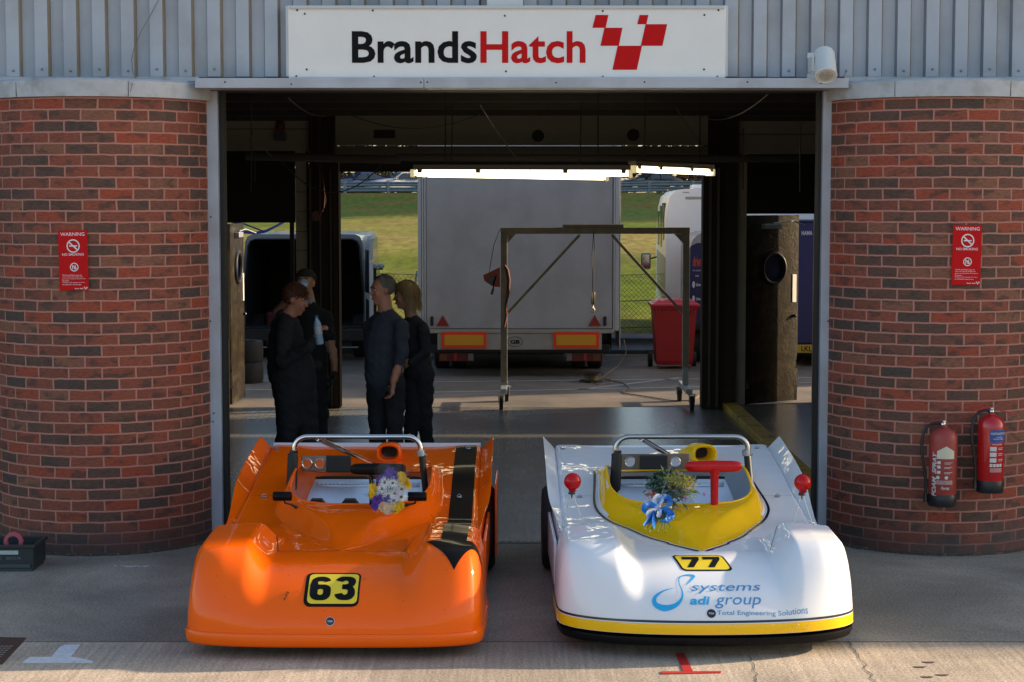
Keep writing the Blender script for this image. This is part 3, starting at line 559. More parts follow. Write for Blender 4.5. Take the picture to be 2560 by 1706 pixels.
# ---------------------------------------------------------------- fluorescent lamps
TUBE = mat('lit_tube', (1, .95, .8), .4, emit=(1, .86, .52), est=3.2)
def lamp(a, b, label):
    a, b = Vector(a), Vector(b); T = thing('fluorescent_lamp', label, 'lamp', (a+b)/2, math.atan2((b-a).y, (b-a).x), 'fluorescent lamps under the garage ceiling')
    L = (b-a).length/2; T.rotation_euler = (0, -math.asin((b.z-a.z)/(2*L)), math.atan2((b-a).y, (b-a).x))
    mb = MB(); mb.bb((-L, -.045, .028), (L, .045, .075), .008); [mb.bb((x-.02, -.05, .0), (x+.02, .05, .04), .004) for x in (-L+.06, -L*.4, L*.4, L-.06)]; mb.out('casing', mat('lamp_casing', (.06, .045, .03), .5) if 'lamp_casing' not in bpy.data.materials else bpy.data.materials['lamp_casing'], T)
    mb = MB(); mb.bb((-L+.02, -.036, -.026), (L-.02, .036, .026), .016); mb.out('diffuser', TUBE, T, 40)
    for s_ in (-1, 1): mb = MB(); mb.bb((s_*L-.02, -.045, -.035), (s_*L+.015, .045, .03), .008); mb.out('end_cap', mat('cap_amber', (.5, .42, .25), .4, emit=(1, .8, .4), est=.25) if 'cap_amber' not in bpy.data.materials else bpy.data.materials['cap_amber'], T)
    for x in (-L*.7, L*.7): mb = MB(); mb.cyl((x, 0, .07), (x, 0, .9), .006, n=6); mb.out('hanger', BLACK, T)
lamp(at(1032, 433, 15.6), at(1576, 434, 15.6), 'long lit lamp in front of the truck, nearest of the three'); lamp(at(1060, 436, 17.6), at(1518, 444, 17.6), 'lit lamp partly hidden behind the nearest long lamp'); lamp(at(1580, 423, 15.9), at(1776, 431, 17.2), 'short lit lamp at the right, next to the dark column')

# ---------------------------------------------------------------- vehicles: sports racing cars
HWN = .785; YL = 2.86; ZB = .135; WF = .50; WS = .078
def hw(y): return lerp(y, [0, .22, .36, .82, 1.0, 2.86], [HWN, HWN, HWN+.007, HWN+.007, .768, .752])
NOSE = [.23, 3.4]
def y0f(x):
    D, m = NOSE; q = min(1, abs(x)/HWN); return D*(1-max(0, 1-q**m)**(1/m))
HX, HE = .435, 3.0
def hole_n(x, y): return ((abs(x)/HX)**HE+(abs(y-1.79)/.50)**HE)**(1/HE)
def Tz(x, y):
    axx = abs(x)
    z = lerps(y, [0, .3, .45, .6, .9, 1.3, 1.9, 2.4, 2.86], [.43, .452, .460, .466, .480, .503, .60, .685, .745])
    z += .014*(1-(axx/.8)**2)*sm(.2, .6, y)*(1-sm(1.0, 1.4, y))
    a = sm(.345, .49, axx); z += a*(.102-.018*max(0, (axx-.6))/.2)*sm(-.10, .24, y)*(1-sm(.80, .87, y))
    a2 = sm(.40, .60, axx); z += a2*.012*sm(1.9, 2.2, y)
    wi = lerps(y, [.50, .85, 1.1, 1.27, 1.4, 1.55, 2.1], [0, .06, .19, .31, .395, .435, .43]); wo = lerps(y, [.50, .85, 1.1, 1.27, 1.4, 1.55, 2.1, 2.3], [.03, .24, .35, .425, .475, .505, .475, .46])
    h = lerps(y, [.50, .64, .85, 1.0, 1.27, 1.6, 1.95, 2.08, 2.2], [0, .012, .045, .07, .10, .105, .125, .10, 0])
    z += h*(1-sm(wi, wo, axx))
    return z
def Sz(x, y, T=Tz):
    H_ = hw(y); ts = max(0, min(1, (H_-abs(x))/WS)); tf = max(0, min(1, (y-y0f(x))/(WF-.25*sm(.30, .72, abs(x)))))
    Fs = max(0, 1-(1-ts)**2.5)**(1/2.5); Ff = max(0, 1-(1-tf)**2.15)**(1/2.15)
    return ZB+(T(x, y)-ZB)*Fs*Ff
def P3(x, y, off=0):
    e = .004; p = Vector((x, y, Sz(x, y)))
    if off:
        dx = (Sz(x+e, y)-Sz(x-e, y))/(2*e); dy = (Sz(x, y+e)-Sz(x, y-e))/(2*e); n = Vector((-dx, -dy, 1)).normalized(); p += n*off
    return p
ARC = [(0, 0)]
for k in range(1, 1201):
    y = k*.001; yp = y-.001; ARC.append((y, ARC[-1][1]+math.hypot(.001, Sz(0, y)-Sz(0, yp))))
def yarc(s_):
    lo, hi = 0, len(ARC)-1
    if s_ <= 0: return ARC[0][0]
    while hi-lo > 1:
        md = (lo+hi)//2
        if ARC[md][1] < s_: lo = md
        else: hi = md
    a, b = ARC[lo], ARC[hi]; return a[0]+(b[0]-a[0])*(s_-a[1])/max(1e-9, b[1]-a[1])
def contour(z, n=120, a0=-102, a1=102, off=0):
    "outline of the nose and flanks at height z"
    P = []
    for k in range(n+1):
        q = R_(a0+(a1-a0)*k/n); d = Vector((math.sin(q), -math.cos(q), 0)); c = Vector((0, .95, 0)); lo, hi = .1, 1.6
        for _ in range(30):
            r = (lo+hi)/2; p = c+d*r
            ok = p.y > y0f(p.x) and abs(p.x) < hw(p.y) and Sz(p.x, p.y) > z
            if ok: lo = r
            else: hi = r
        p = c+d*(lo+off); P.append(Vector((p.x, p.y, z)))
    return P
def band(z0, z1, off, name, m, parent, nz=3):
    rings = [contour(z0+(z1-z0)*i/nz, 160, -125, 125, off) for i in range(nz+1)]; mb = MB(); V = [p for r in rings for p in r]; n = len(rings[0])
    mb.add(V, [(i*n+k, i*n+k+1, (i+1)*n+k+1, (i+1)*n+k) for i in range(nz) for k in range(n-1)]); return mb.out(name, m, parent, 60)
def body_mesh():
    us = [i/56 for i in range(-56, 57)]; xs = [u*(1-WS/HWN) for u in us]; K = 14
    ed = [1-WS/HWN*math.cos(math.pi/2*k/K) for k in range(1, K+1)]; xs = [-e for e in reversed(ed)]+xs+ed
    ts = [('f', 1-math.cos(math.pi/2*k/22)) for k in range(0, 22)]+[('r', k/170) for k in range(0, 171)]
    V = []; F = []; nx = len(xs)
    for kind, t in ts:
        for q in xs:
            y = None
            x = q*HWN; ys = y0f(x)
            if kind == 'f': y = ys+t*WF
            else: y = ys+WF+t*(YL-ys-WF)
            x = q*hw(y); V.append(Vector((x, y, Sz(x, y) if abs(q) < .99999 else ZB)))
    for i in range(len(ts)-1):
        for j in range(nx-1): F.append((i*nx+j, i*nx+j+1, (i+1)*nx+j+1, (i+1)*nx+j))
    return V, F
def cut_hole(V, F, s_=1.0):
    ins = [hole_n(v.x, v.y) < s_ for v in V]; keep = []; rim = set()
    for f in F:
        c = sum(ins[i] for i in f)
        if c == len(f): continue
        if c >= 2 and sum(hole_n(V[i].x, V[i].y) for i in f)/len(f) < s_: continue
        keep.append(f)
    cnt = {}
    for f in keep:
        for a, b in zip(f, f[1:]+f[:1]): k = (min(a, b), max(a, b)); cnt[k] = cnt.get(k, 0)+1
    for (a, b), c in cnt.items():
        if c == 1:
            for i in (a, b):
                if .8 < hole_n(V[i].x, V[i].y) < 1.2: rim.add(i)
    V = list(V)
    for i in rim:
        v = V[i]; k = s_/hole_n(v.x, v.y); x, y = v.x*k, 1.79+(v.y-1.79)*k; V[i] = Vector((x, y, Sz(x, y)+(v.z-Sz(v.x, v.y))))
    return V, keep
def hole_curve(s_=1.0, n=140, dz=0):
    P = []
    for k in range(n):
        q = 2*math.pi*k/n; c, s2 = math.cos(q), math.sin(q); x = HX*s_*math.copysign(abs(c)**(2/HE), c); y = 1.79+.50*s_*math.copysign(abs(s2)**(2/HE), s2); P.append(Vector((x, y, Sz(x, y)+dz)))
    return P
def cow(y): return lerps(y, [.55, .66, .85, 1.1, 1.27, 1.45, 1.55, 1.7, 2.1, 2.28], [.0, .10, .245, .345, .42, .485, .500, .498, .470, .46]) if y > .70 else lerp(y, [.52, .70], [.003, .150])
def drape(name, pts, wd, off, m, parent):
    P = [Vector((p[0], p[1], 0)) for p in pts]; Q = []
    for a, b in zip(P, P[1:]):
        k = max(1, int((b-a).length/.015)); Q += [a.lerp(b, i/k) for i in range(k)]
    Q.append(P[-1]); V = []; F = []
    for i, p in enumerate(Q):
        t = (Q[min(i+1, len(Q)-1)]-Q[max(i-1, 0)]).normalized(); nn = Vector((-t.y, t.x, 0)); c = 3
        for j in range(c): s_ = p+nn*wd*(j/(c-1)-.5); V.append(P3(s_.x, s_.y, off))
        if i:
            for j in range(c-1): F.append(((i-1)*c+j, (i-1)*c+j+1, i*c+j+1, i*c+j))
    mb = MB(); mb.add(V, F); return mb.out(name, m, parent, 60)
def wheel(parent, name, x0, x1, y, r):
    mb = MB(); w_ = abs(x1-x0); M = Matrix.Rotation(R_(90), 4, 'Y'); c = ((x0+x1)/2, y, r)
    mb.lathe([(r*.6, -w_/2), (r*.9, -w_/2), (r*.985, -w_/2+.02), (r, -w_/2+.045), (r, w_/2-.045), (r*.985, w_/2-.02), (r*.9, w_/2), (r*.6, w_/2)], c, 40, M); t = mb.out(name, RUB, parent, 40)
    mb = MB(); mb.lathe([(r*.6, -w_/2+.01), (r*.5, -w_/2+.05), (r*.1, -w_/2+.03), (.0, -w_/2+.03)], c, 30, M); mb.lathe([(.0, w_/2-.03), (r*.1, w_/2-.03), (r*.5, w_/2-.05), (r*.6, w_/2-.01)], c, 30, M); mb.out('rim', GALV, t, 40); return t

def car_paint(name, c, var=.02):
    m = mat(name, c, .5, coat=.6, coatr=.035, var=var, vs=3, spec=.04); n = m.node_tree.nodes; L = m.node_tree.links; b = n['Principled BSDF']
    tc = n.new('ShaderNodeTexCoord'); nz = n.new('ShaderNodeTexNoise'); nz.inputs['Scale'].default_value = 5.5; nz.inputs['Detail'].default_value = 2; L.new(tc.outputs['Object'], nz.inputs['Vector'])
    bp = n.new('ShaderNodeBump'); bp.inputs['Strength'].default_value = .5; bp.inputs['Distance'].default_value = .012; L.new(nz.outputs[0], bp.inputs['Height']); L.new(bp.outputs[0], b.inputs['Coat Normal'])
    return m
ORG = car_paint('orange_gelcoat', (.95, .128, .0002)); WHT = car_paint('white_gelcoat', (.80, .81, .83)); YLW = car_paint('yellow_gelcoat', (.95, .54, .006)); BLKG = mat('black_gloss', (.006, .006, .007), .5, coat=.14, coatr=.05, spec=.05); REDG = car_paint('red_gloss', (.52, .006, .008))
NAVY = mat('navy_pinstripe', (.008, .010, .022), .3, coat=.5); PLY = mat('number_yellow', (.80, .60, .02), .4, coat=.3); LBLUE = mat('light_blue_print', (.015, .40, .78), .5); MBLUE = mat('blue_print', (.05, .26, .55), .5); DECW = mat('decal_white', (.7, .7, .7), .4)

def race_car(loc, rz, label, white):
    T = thing('race_car', label, 'racing car', loc, rz, None); PA = WHT if white else ORG
    NOSE[:] = [.37, 2.3] if white else [.23, 3.4]
    BODYV, BODYF = body_mesh(); BODYV, BODYF = cut_hole(BODYV, BODYF); mb = MB(); mb.add(BODYV, BODYF); body = mb.out('body', PA, T, 70)
    CM = YLW if white else ORG
    # cockpit surround: its own moulding lying on the body
    ys = [.52+(2.28-.52)*k/130 for k in range(131)]; V = []; F = []; nc = 60
    for y in ys:
        for j in range(nc+1): x = cow(y)*(2*j/nc-1); V.append(P3(x, y, .0025 if 0 < j < nc else .0006))
    for i in range(130):
        for j in range(nc): F.append((i*(nc+1)+j, i*(nc+1)+j+1, (i+1)*(nc+1)+j+1, (i+1)*(nc+1)+j))
    V, F = cut_hole(V, F, .985); mb = MB(); mb.add(V, F); sr = mb.out('cockpit_surround', CM, T, 70)
    mb = MB(); mb.tube(hole_curve(.985, dz=.001), .0075, 8, closed=True); mb.out('rim_bead', CM, sr, 60)
    # inner skirt of the cockpit
    a = hole_curve(.99, dz=0); b = [Vector((p.x*1.02, 1.79+(p.y-1.79)*1.01, .30)) for p in a]; n = len(a); mb = MB(); mb.add(a+b, [(k, (k+1) % n, n+(k+1) % n, n+k) for k in range(n)]); mb.out('cockpit_liner', mat('liner_grey', (.30, .33, .38), .5) if white else mat('liner_orange', (.55, .08, .004), .4), T, 60)
    # aluminium tub, seat bulkhead
    mb = MB(); mb.box((-.44, 1.20, .10), (.44, 2.32, .12)); mb.box((-.44, 1.2, .1), (-.42, 2.3, .44)); mb.box((.42, 1.2, .1), (.44, 2.3, .44)); mb.box((-.44, 1.20, .1), (.44, 1.22, .45)); mb.out('tub', mat('tub_grey', (.25, .27, .30), .5), T)
    M = Matrix.Translation((0, 2.20, .62)) @ Matrix.Rotation(R_(-28), 4, 'X'); mb = MB(); mb.bb((-.405, -.008, -.50), (.405, .008, .0), .003, M); bk = mb.out('seat_bulkhead', ALU, T)
    mb = MB(); mb.bb((-.33, -.016, -.055), (.33, -.009, -.022), .002, M); [mb.sph(M @ Vector((-.315+.63*k/(24 if not white else 9), -.018, -.038)), .0055, 8, 6) for k in range(25 if not white else 10)]; mb.out('rivet_strip', mat('strip_alu', (.62, .66, .70), .3, .7), bk, 40)
    mb = MB(); mb.box((-.41, 2.19, .622), (.41, 2.23, .636)); mb.out('bulkhead_edge', BLACK, bk)
    if not white:
        for x in (-.245, -.045): mb = MB(); mb.prism([(x-.055, .50), (x+.055, .50), (x+.052, .585), (x+.030, .612), (x-.030, .612), (x-.052, .585)], lambda a, b, h: (a, h, b), 1.44, 1.50); mb.out('harness_pad', BLACK, T)
    else:
        mb = MB(); mb.sph((-.05, 1.55, .46), .02, 10, 8); mb.cyl((.08, 1.6, .3), (.08, 1.55, .47), .012, n=8); mb.out('gear_lever', CHROME, T, 40)
    # roll hoop
    yh = 1.96; r = .0165
    def hoop(wt, ws, zt, zs, wb, zb_):
        P = [(-wb, yh, zb_), (-ws, yh, zs)]
        for k in range(1, 8): q = math.pi/2*k/8; P.append((-wt-(ws-wt)*math.cos(q), yh, zs+(zt-zs)*math.sin(q)))
        P.append((-wt, yh, zt)); return P+[(-p[0], p[1], p[2]) for p in reversed(P)]
    hx = -.045 if not white else .04; H1 = [(p[0]*(1 if not white else 1.03)+hx, p[1], p[2]) for p in hoop(.31, .395, .925, .85, .435, .47)]; mb = MB(); mb.tube(H1, r, 12); rh = mb.out('roll_hoop', CHROME if not white else mat('brushed_hoop', (.55, .55, .54), .28, 1), T, 60)
    for s_ in (-1, 1):
        mb = MB(); mb.tube([(s_*.436+hx, yh, .47), (s_*.400+hx, yh, .835)], r+.004, 12); mb.out('hoop_sleeve', BLACKP, rh, 60)
        mb = MB(); mb.tube([(s_*.400+hx, yh, .805), (s_*.396+hx, yh, .84)], r+.009, 12); mb.cyl((s_*.41+hx, yh-.01, .815), (s_*.435+hx, yh-.01, .81), .008, n=8); mb.out('hoop_clamp', GALV if s_ > 0 else BLACKP, rh, 60)
    mb = MB(); mb.tube([(-.425+hx, yh-.02, .58), (-.412+hx, yh-.02, .60), (-.402+hx, yh-.02, .80), (-.402+hx, yh-.02, .825)], [.022, .034, .034, .025], 10); mb.out('hoop_padding', BLACK, rh, 60)
    mb = MB(); mb.tube([(-.25+hx, yh, .912), (.07+hx, 2.42, .68)], r*1.0, 12); mb.out('hoop_brace', CHROME, rh, 60)
    mb = MB(); mb.tube([(.40+hx, yh, .80), (.47+hx, 2.35, .66)], r*.5, 8); mb.out('side_brace', CHROME, rh, 60)
    # headrest plate with two holes
    mb = MB(); zc_ = .745 if not white else .755; x0_, x1_ = (-.40, -.09) if not white else (-.34, .09)
    mb.bb((x0_, yh+.04, zc_-.045), (x1_, yh+.05, zc_+.055), .003); hp = mb.out('headrest_plate', mat('smoked_steel', (.22, .21, .20), .25, .9), T)
    mb = MB(); (mb.bb((-.245, yh+.02, zc_-.05), (-.09, yh+.039, zc_+.057), .008) if not white else mb.bb((-.215, yh+.02, zc_-.04), (-.045, yh+.039, zc_+.045), .006)); mb.out('headrest_pad', BLACK, hp)
    for x in ((-.365, -.285) if not white else (-.275, .005)):
        mb = MB(); mb.tube([(x+.030*math.cos(2*math.pi*k/24), yh+.036, zc_+.004+.030*math.sin(2*math.pi*k/24)) for k in range(24)], .005, 6, closed=True); mb.out('hole_ring', CHROME, hp, 60)
        mb = MB(); mb.prism(disc(.029, 20, (x, zc_+.004)), lambda a, b, h: (a, h, b), yh+.034, yh+.038); mb.out('hole', mat('hole_seen', (.75, .12, .01), .3) if not white else mat('hole_seen_w', (.6, .62, .66), .3), hp)
    # engine air intake
    xi = .11 if not white else .235; yi = 2.46 if not white else 2.40; zi = .752; wi_, hi_ = .075, .058; n = 28; V = []; F = []
    def se(q, w2, h2): c, s2 = math.cos(q), math.sin(q); return w2*math.copysign(abs(c)**.75, c), h2*math.copysign(abs(s2)**.75, s2)
    st = [(-.0, .80, .78), (.003, .86, .85), (-.008, .95, .95), (-.004, 1.03, 1.04), (.02, 1.08, 1.1), (.12, 1.05, 1.02), (.30, .9, .72)]; st = [(.10, .70, .66), (.02, .76, .74)]+st
    for i, (dy, a, b) in enumerate(st):
        for k in range(n): x, z = se(2*math.pi*k/n, wi_*a, hi_*b); V.append((xi+x-(dy*.25 if white else 0), yi+dy, zi+z-max(0, dy-.12)*.25))
        if i: F += [((i-1)*n+k, (i-1)*n+(k+1) % n, i*n+(k+1) % n, i*n+k) for k in range(n)]
    mb = MB(); mb.add(V, F); ai = mb.out('air_intake', CM, T, 60)
    mb = MB(); mb.add([V[k] for k in range(n)], [tuple(range(n))]); mb.out('intake_mouth', BLACK, ai)
    # T shaped rear view mirror
    xm = .14 if not white else .155; mz = .818 if not white else .832; ym = 1.30; MM = BLKG if not white else REDG
    mb = MB(); V = []; F = []; n = 20; L_ = .165
    st = [(-L_, .3), (-L_+.005, .62), (-L_+.02, .86), (-L_+.05, .97), (0, 1.06), (L_-.05, .97), (L_-.02, .86), (L_-.005, .62), (L_, .3)]
    for i, (x, a) in enumerate(st):
        for k in range(n): y, z = se(2*math.pi*k/n, .028*a, .030*a); V.append((xm+x, ym+y, mz+z*1.12))
        if i: F += [((i-1)*n+k, (i-1)*n+(k+1) % n, i*n+(k+1) % n, i*n+k) for k in range(n)]
    F += [tuple(range(n)), tuple(range(len(V)-n, len(V)))]; mb.add(V, F); tm = mb.out('centre_mirror', MM, T, 60)
    sw = .022 if white else .012
    mb = MB(); mb.tube([(xm+.005*(1 if white else -8), ym, mz-.02), (xm+.005*(1 if white else -8), ym-.005, mz-.05), (xm+.005*(1 if white else -8), ym-.01, .575)], [sw*1.7 if white else sw, sw*1.1, sw], 12); mb.out('mirror_stem', MM, tm, 60)
    # wing mirrors
    if not white:
        for s_ in (-1, 1):
            xw = s_*.395-.02; zw = .668; yw = 1.22; mb = MB(); mb.tube([(xw-.055, yw, zw), (xw-.050, yw, zw), (xw+.050, yw, zw), (xw+.055, yw, zw)], [.022, .0275, .0275, .022], 16); wm = mb.out('wing_mirror', BLKG, T, 50)
            mb = MB(); k_ = 1 if s_ < 0 else -1; xf = xw+.075*k_; yf = yw+.055; mb.tube([(xw+.01*k_, yw, zw-.02), (xw+.012*k_, yw+.01, zw-.040), (xw+.045*k_, yw+.03, zw-.052), (xf, yf, Sz(xf, yf)+.006)], [.0055, .0055, .006, .012], 8); mb.out('mirror_arm', BLACKP, wm, 60)
    else:
        for s_ in (-1, 1):
            xw = -.665 if s_ < 0 else .675; yw = 1.30; zw = .745 if s_ < 0 else .735; mb = MB(); mb.sph((xw, yw, zw), .050, 24, 16, (1, .9, 1.02)); mb.tube([(xw, yw, zw-.045), (xw-.004, yw, zw-.062)], [.030, .016], 14); wm = mb.out('wing_mirror', REDG, T, 60)
            mb = MB(); mb.cyl((xw-.004, yw, zw-.075), (xw-.004, yw, zw-.055), .022, .016, n=12); mb.cyl((xw-.004, yw, zw-.10), (xw-.004, yw, zw-.07), .004, n=6); mb.out('mirror_mount', BLACKP, wm, 60)
            mb = MB()
            for fx in (-.068, .062): p = P3(xw+fx, 1.22, 0); mb.tube([(xw-.004+fx*.1, yw, zw-.075), (xw+fx, 1.22, p.z)], .003, 6); mb.box((p.x-.012, p.y-.008, p.z-.002), (p.x+.012, p.y+.008, p.z+.006))
            mb.out('mirror_strut', mat('clear_strut', (.45, .42, .36), .3, .5), wm)
    # side fences along the tail
    for s_ in (-1, 1):
        V = []; F = []; N = 24
        for k in range(N+1):
            y = 1.15+(YL-1.15)*k/N; h = .012+.060*sm(1.62, 1.95, y); xb = s_*(hw(y)-.045); xt = s_*(hw(y)-.045+.055*sm(1.1, 1.9, y)+.02); zb_ = Sz(s_*(hw(y)-.05), y)-.006
            V += [(xb, y, zb_), (xt, y, zb_+h+.008), (xt+s_*.004, y, zb_+h+.008), (xb+s_*.012, y, zb_-.02)]
            if k: F += [((k-1)*4+j, (k-1)*4+(j+1) % 4, k*4+(j+1) % 4, k*4+j) for j in range(4)]
        F += [(0, 1, 2, 3), tuple(range(len(V)-4, len(V)))]; mb = MB(); mb.add(V, F); mb.out('side_fence', PA, T, 40)
    mb = MB(); ze = Sz(0, YL-.02)
    if not white: mb.bb((-.70, YL-.008, ze-.02), (.70, YL+.012, ze+.026), .003); mb.out('tail_strip', mat('tail_alu', (.62, .66, .74), .5, .2), T)
    else: mb.bb((-.70, YL-.012, ze-.02), (.70, YL+.006, ze+.008), .004); mb.out('tail_strip', PA, T)
    mb = MB(); mb.box((-.72, YL-.02, .2), (.72, YL-.005, ze-.015)); mb.box((-.68, .35, .07), (.68, YL-.05, .134)); mb.out('floor_pan', BLACK, T)
    # lower lip
    if not white:
        A = contour(.1365, 160, -125, 125, .002); LP = [[p+Vector((0, 0, dz))+ (p-Vector((0, .95, 0))).normalized()*o for p in A] for dz, o in ((.004, -.004), (.002, .006), (-.012, .012), (-.055, .008), (-.068, -.004), (-.066, -.08))]
    else:
        A = contour(.1365, 160, -125, 125, .002); LP = [[p+Vector((0, 0, dz))+(p-Vector((0, .95, 0))).normalized()*o for p in A] for dz, o in ((-.002, -.06), (-.016, -.03), (-.020, -.006), (-.038, -.003), (-.062, -.015), (-.068, -.10))]
    n = len(A); mb = MB(); mb.add([p for r_ in LP for p in r_], [(i*n+k, i*n+k+1, (i+1)*n+k+1, (i+1)*n+k) for i in range(5) for k in range(n-1)]); mb.out('nose_lip' if not white else 'splitter', ORG if not white else BLKG, T, 50)
    # wheels
    for s_ in (-1, 1):
        wheel(T, 'front_wheel', s_*.50, s_*.72, .74, .235); wheel(T, 'rear_wheel', s_*.56, s_*.805, 2.45, .27)
        mb = MB(); mb.bb((s_*.77-.008, 1.15, .16), (s_*.77+.008, 2.15, .42), .005); mb.bb((s_*.815-.006, 2.16, .13), (s_*.815+.006, 2.74, .60), .005) if not white else None; mb.out_each('side_panel', PA, T)
    # fasteners on the deck
    mb = MB()
    for x, y in ((-.66, 2.74), (.62, 2.74), (-.60, 1.75), (.60, 1.75)):
        mb = MB(); p = P3(x, y, .004); mb.sph(p, .017, 12, 8, (1, 1, .3)); mb.tube([p+Vector((-.015, 0, .006)), p+Vector((0, 0, .018)), p+Vector((.015, .0, .006))], .0025, 6); mb.out('body_fastener', GALV, T, 50)
    # panel seams
    SEAM = mat('panel_gap', (.10, .02, .005), .8) if not white else mat('panel_gap_w', (.22, .23, .25), .8)
    if not white:
        drape('panel_seam', [(-.345, .53), (.345, .53)], .004, .0015, SEAM, body); drape('panel_seam', [(-.345, .53), (-.39, .80)], .007, .0015, SEAM, body); drape('panel_seam', [(.345, .53), (.39, .80)], .004, .0015, SEAM, body)
    else:
        drape('panel_seam', [(.37, .53), (.45, .80)], .004, .0015, SEAM, body); drape('panel_seam', [(-.33, .54), (.37, .53)], .002, .001, SEAM, body)
    drape('panel_seam', [(-.72, 1.78), (-.51, 1.78)], .003, .001, SEAM, body); drape('panel_seam', [(.51, 1.78), (.72, 1.78)], .003, .001, SEAM, body)
    # decals on the nose: a = across, b = distance up the skin from the lip
    def nose(off):
        if white: return lambda a, b: tuple(P3((a-.042)/1.015, yarc(b)+y0f((a-.042)/1.015)*.8, off))
        return lambda a, b: tuple(P3(a, yarc(b)+y0f(a)*.8, off))
    D = thing
    if not white:
        cx, cb = .0, .272; xo = -.005
        decal('number_plate', poly(rrect(.290, .245, .035)), nose(.002), SIGNK, T, .02, dx=xo, dy=cb); decal('plate_field', poly(rrect(.262, .215, .026)), nose(.0032), PLY, T, .02, dx=xo+.004, dy=cb+.002)
        decal('race_number', HEAVY('63', .240, .172), nose(.0045), SIGNK, T, .012, dx=xo+.002, dy=cb)
        decal('badge', poly(disc(.0235, 28)), nose(.002), DECW, T, .012, dx=xo+.0, dy=.072); decal('badge_face', poly(disc(.0215, 28)), nose(.003), NAVY, T, .012, dx=xo, dy=.072); decal('badge_lettering', tmesh('TIGA', h=.009, w=.028, off=.02), nose(.004), DECW, T, .01, dx=xo, dy=.072)
        # black arrow stripe
        x0s = .625
        for ya, yb in ((.40, .875), (.885, YL-.03)): drape('stripe', [(x0s, ya), (x0s-.02*(yb > 1), yb)], .14, .0022, BLKG, T)
        AR = [(-.095, .0), (-.05, .03), (0, .036), (.05, .03), (.098, .0), (.080, -.016), (.058, -.046), (.030, -.085), (.004, -.118), (-.024, -.085), (-.052, -.05), (-.078, -.018)]
        VV, FF = poly(AR); VV, FF = cut([(a*1.6+x0s+.005, (b*1.85+.365)) for a, b in VV], FF, .012); mb = MB(); mb.add([P3(a, b, .0026) for a, b in VV], FF); mb.out('stripe_arrow', BLKG, T, 60)
        mb = MB(); rd = random.Random(5)
        for k in range(26): a, b = rd.uniform(-.65, .65), rd.uniform(.02, .45); p = P3(a, yarc(b)+y0f(a)*.8, .001); mb.sph(p, rd.uniform(.0012, .0028), 6, 4)
        mb.out('stone_chip', mat('chip_dark', (.10, .03, .01), .8), T)
        for pts in ([(-.245, .20), (-.238, .215), (-.247, .222)], [(-.24, .225), (-.232, .236), (-.243, .243)], [(-.248, .19), (-.252, .20)]):
            V = [nose(.0015)(a, b) for a, b in pts]; mb = MB(); mb.tube(V, .0022, 5); mb.out('scuff_mark', BLACK, T)
    else:
        xo = -.0
        band(.137, .190, .0022, 'lower_band', YLW, T); band(.1915, .195, .0026, 'thin_stripe', WHT, T, 1); band(.196, .208, .0026, 'pinstripe', NAVY, T, 1)
        # pinstripes round the surround
        ya = [.52+(2.28-.52)*k/60 for k in range(61)]
        for s_ in (-1, 1):
            drape('pinstripe', [(s_*(cow(y)+.006), y) for y in ya], .008, .0032, DECW, T); drape('pinstripe', [(s_*(cow(y)+.018), y-.004) for y in ya], .015, .0032, NAVY, T)
        cb = .490; mp = nose(.002); PW, PH = .275, .26
        sk = lambda VF: ([(a-b*.22+.022, b) for a, b in VF[0]], VF[1])
        decal('number_plate', sk(poly(rrect(PW, PH*.62+.03, .03))), mp, SIGNK, T, .015, dx=-.0, dy=cb+.018); decal('plate_field', sk(poly(rrect(PW-.022, PH*.62+.008, .024))), nose(.0032), PLY, T, .015, dx=-.0, dy=cb+.018)
        sv = [(-.5, .5), (.5, .5), (.5, .22), (.1, -.5), (-.28, -.5), (.10, .22), (-.5, .22)]
        for dx in (-.038, .074): decal('race_number', ([(a*.092, b*.125) for a, b in sv], [tuple(range(7))]), nose(.0045), SIGNK, T, .012, dx=dx, dy=cb+.018)
        decal('lettering', tmesh('systems', h=.066, w=.372, off=.0, shear=.25, y='CENTER'), nose(.002), MBLUE, T, .012, dx=.122, dy=.262)
        decal('lettering', tmesh('adi', h=.052, w=.108, off=.03, shear=.2, y='CENTER'), nose(.002), LBLUE, T, .012, dx=-.022, dy=.186); decal('lettering', tmesh('group', h=.066, w=.245, off=.0, shear=.25, y='CENTER'), nose(.002), MBLUE, T, .012, dx=.178, dy=.172)
        decal('lettering', tmesh('Total Engineering Solutions', h=.031, w=.485, off=.0), nose(.002), MBLUE, T, .012, dx=.305, dy=.112)
        decal('badge', poly(disc(.0235, 28)), nose(.002), NAVY, T, .012, dx=.033, dy=.112); decal('badge_lettering', tmesh('TIGA', h=.010, w=.03, off=.02), nose(.003), DECW, T, .01, dx=.033, dy=.112)
        # swirl logo: a ribbon of changing width
        def swirl(PP, WW):
            Q = []; Wd = []
            for i in range(len(PP)-1):
                p0, p1, p2, p3 = [Vector(PP[max(0, min(len(PP)-1, j))]).to_2d() for j in (i-1, i, i+1, i+2)]
                for k in range(8): t = k/8; Q.append(.5*((2*p1)+(p2-p0)*t+(2*p0-5*p1+4*p2-p3)*t*t+(3*p1-p0-3*p2+p3)*t**3)); Wd.append(WW[i]+(WW[i+1]-WW[i])*t)
            V = []; F = []
            for i, p in enumerate(Q):
                t = (Q[min(i+1, len(Q)-1)]-Q[max(i-1, 0)]).normalized(); nn = Vector((-t.y, t.x)); a = p+nn*Wd[i]/2; b = p-nn*Wd[i]/2; V += [nose(.002)(a.x*1.05-.04, a.y*1.05+.012), nose(.002)(b.x*1.05-.04, b.y*1.05+.012)]
                if i: F.append((2*i-2, 2*i-1, 2*i+1, 2*i))
            mb = MB(); mb.add(V, F); return mb.out('swirl_logo', LBLUE, T, 60)
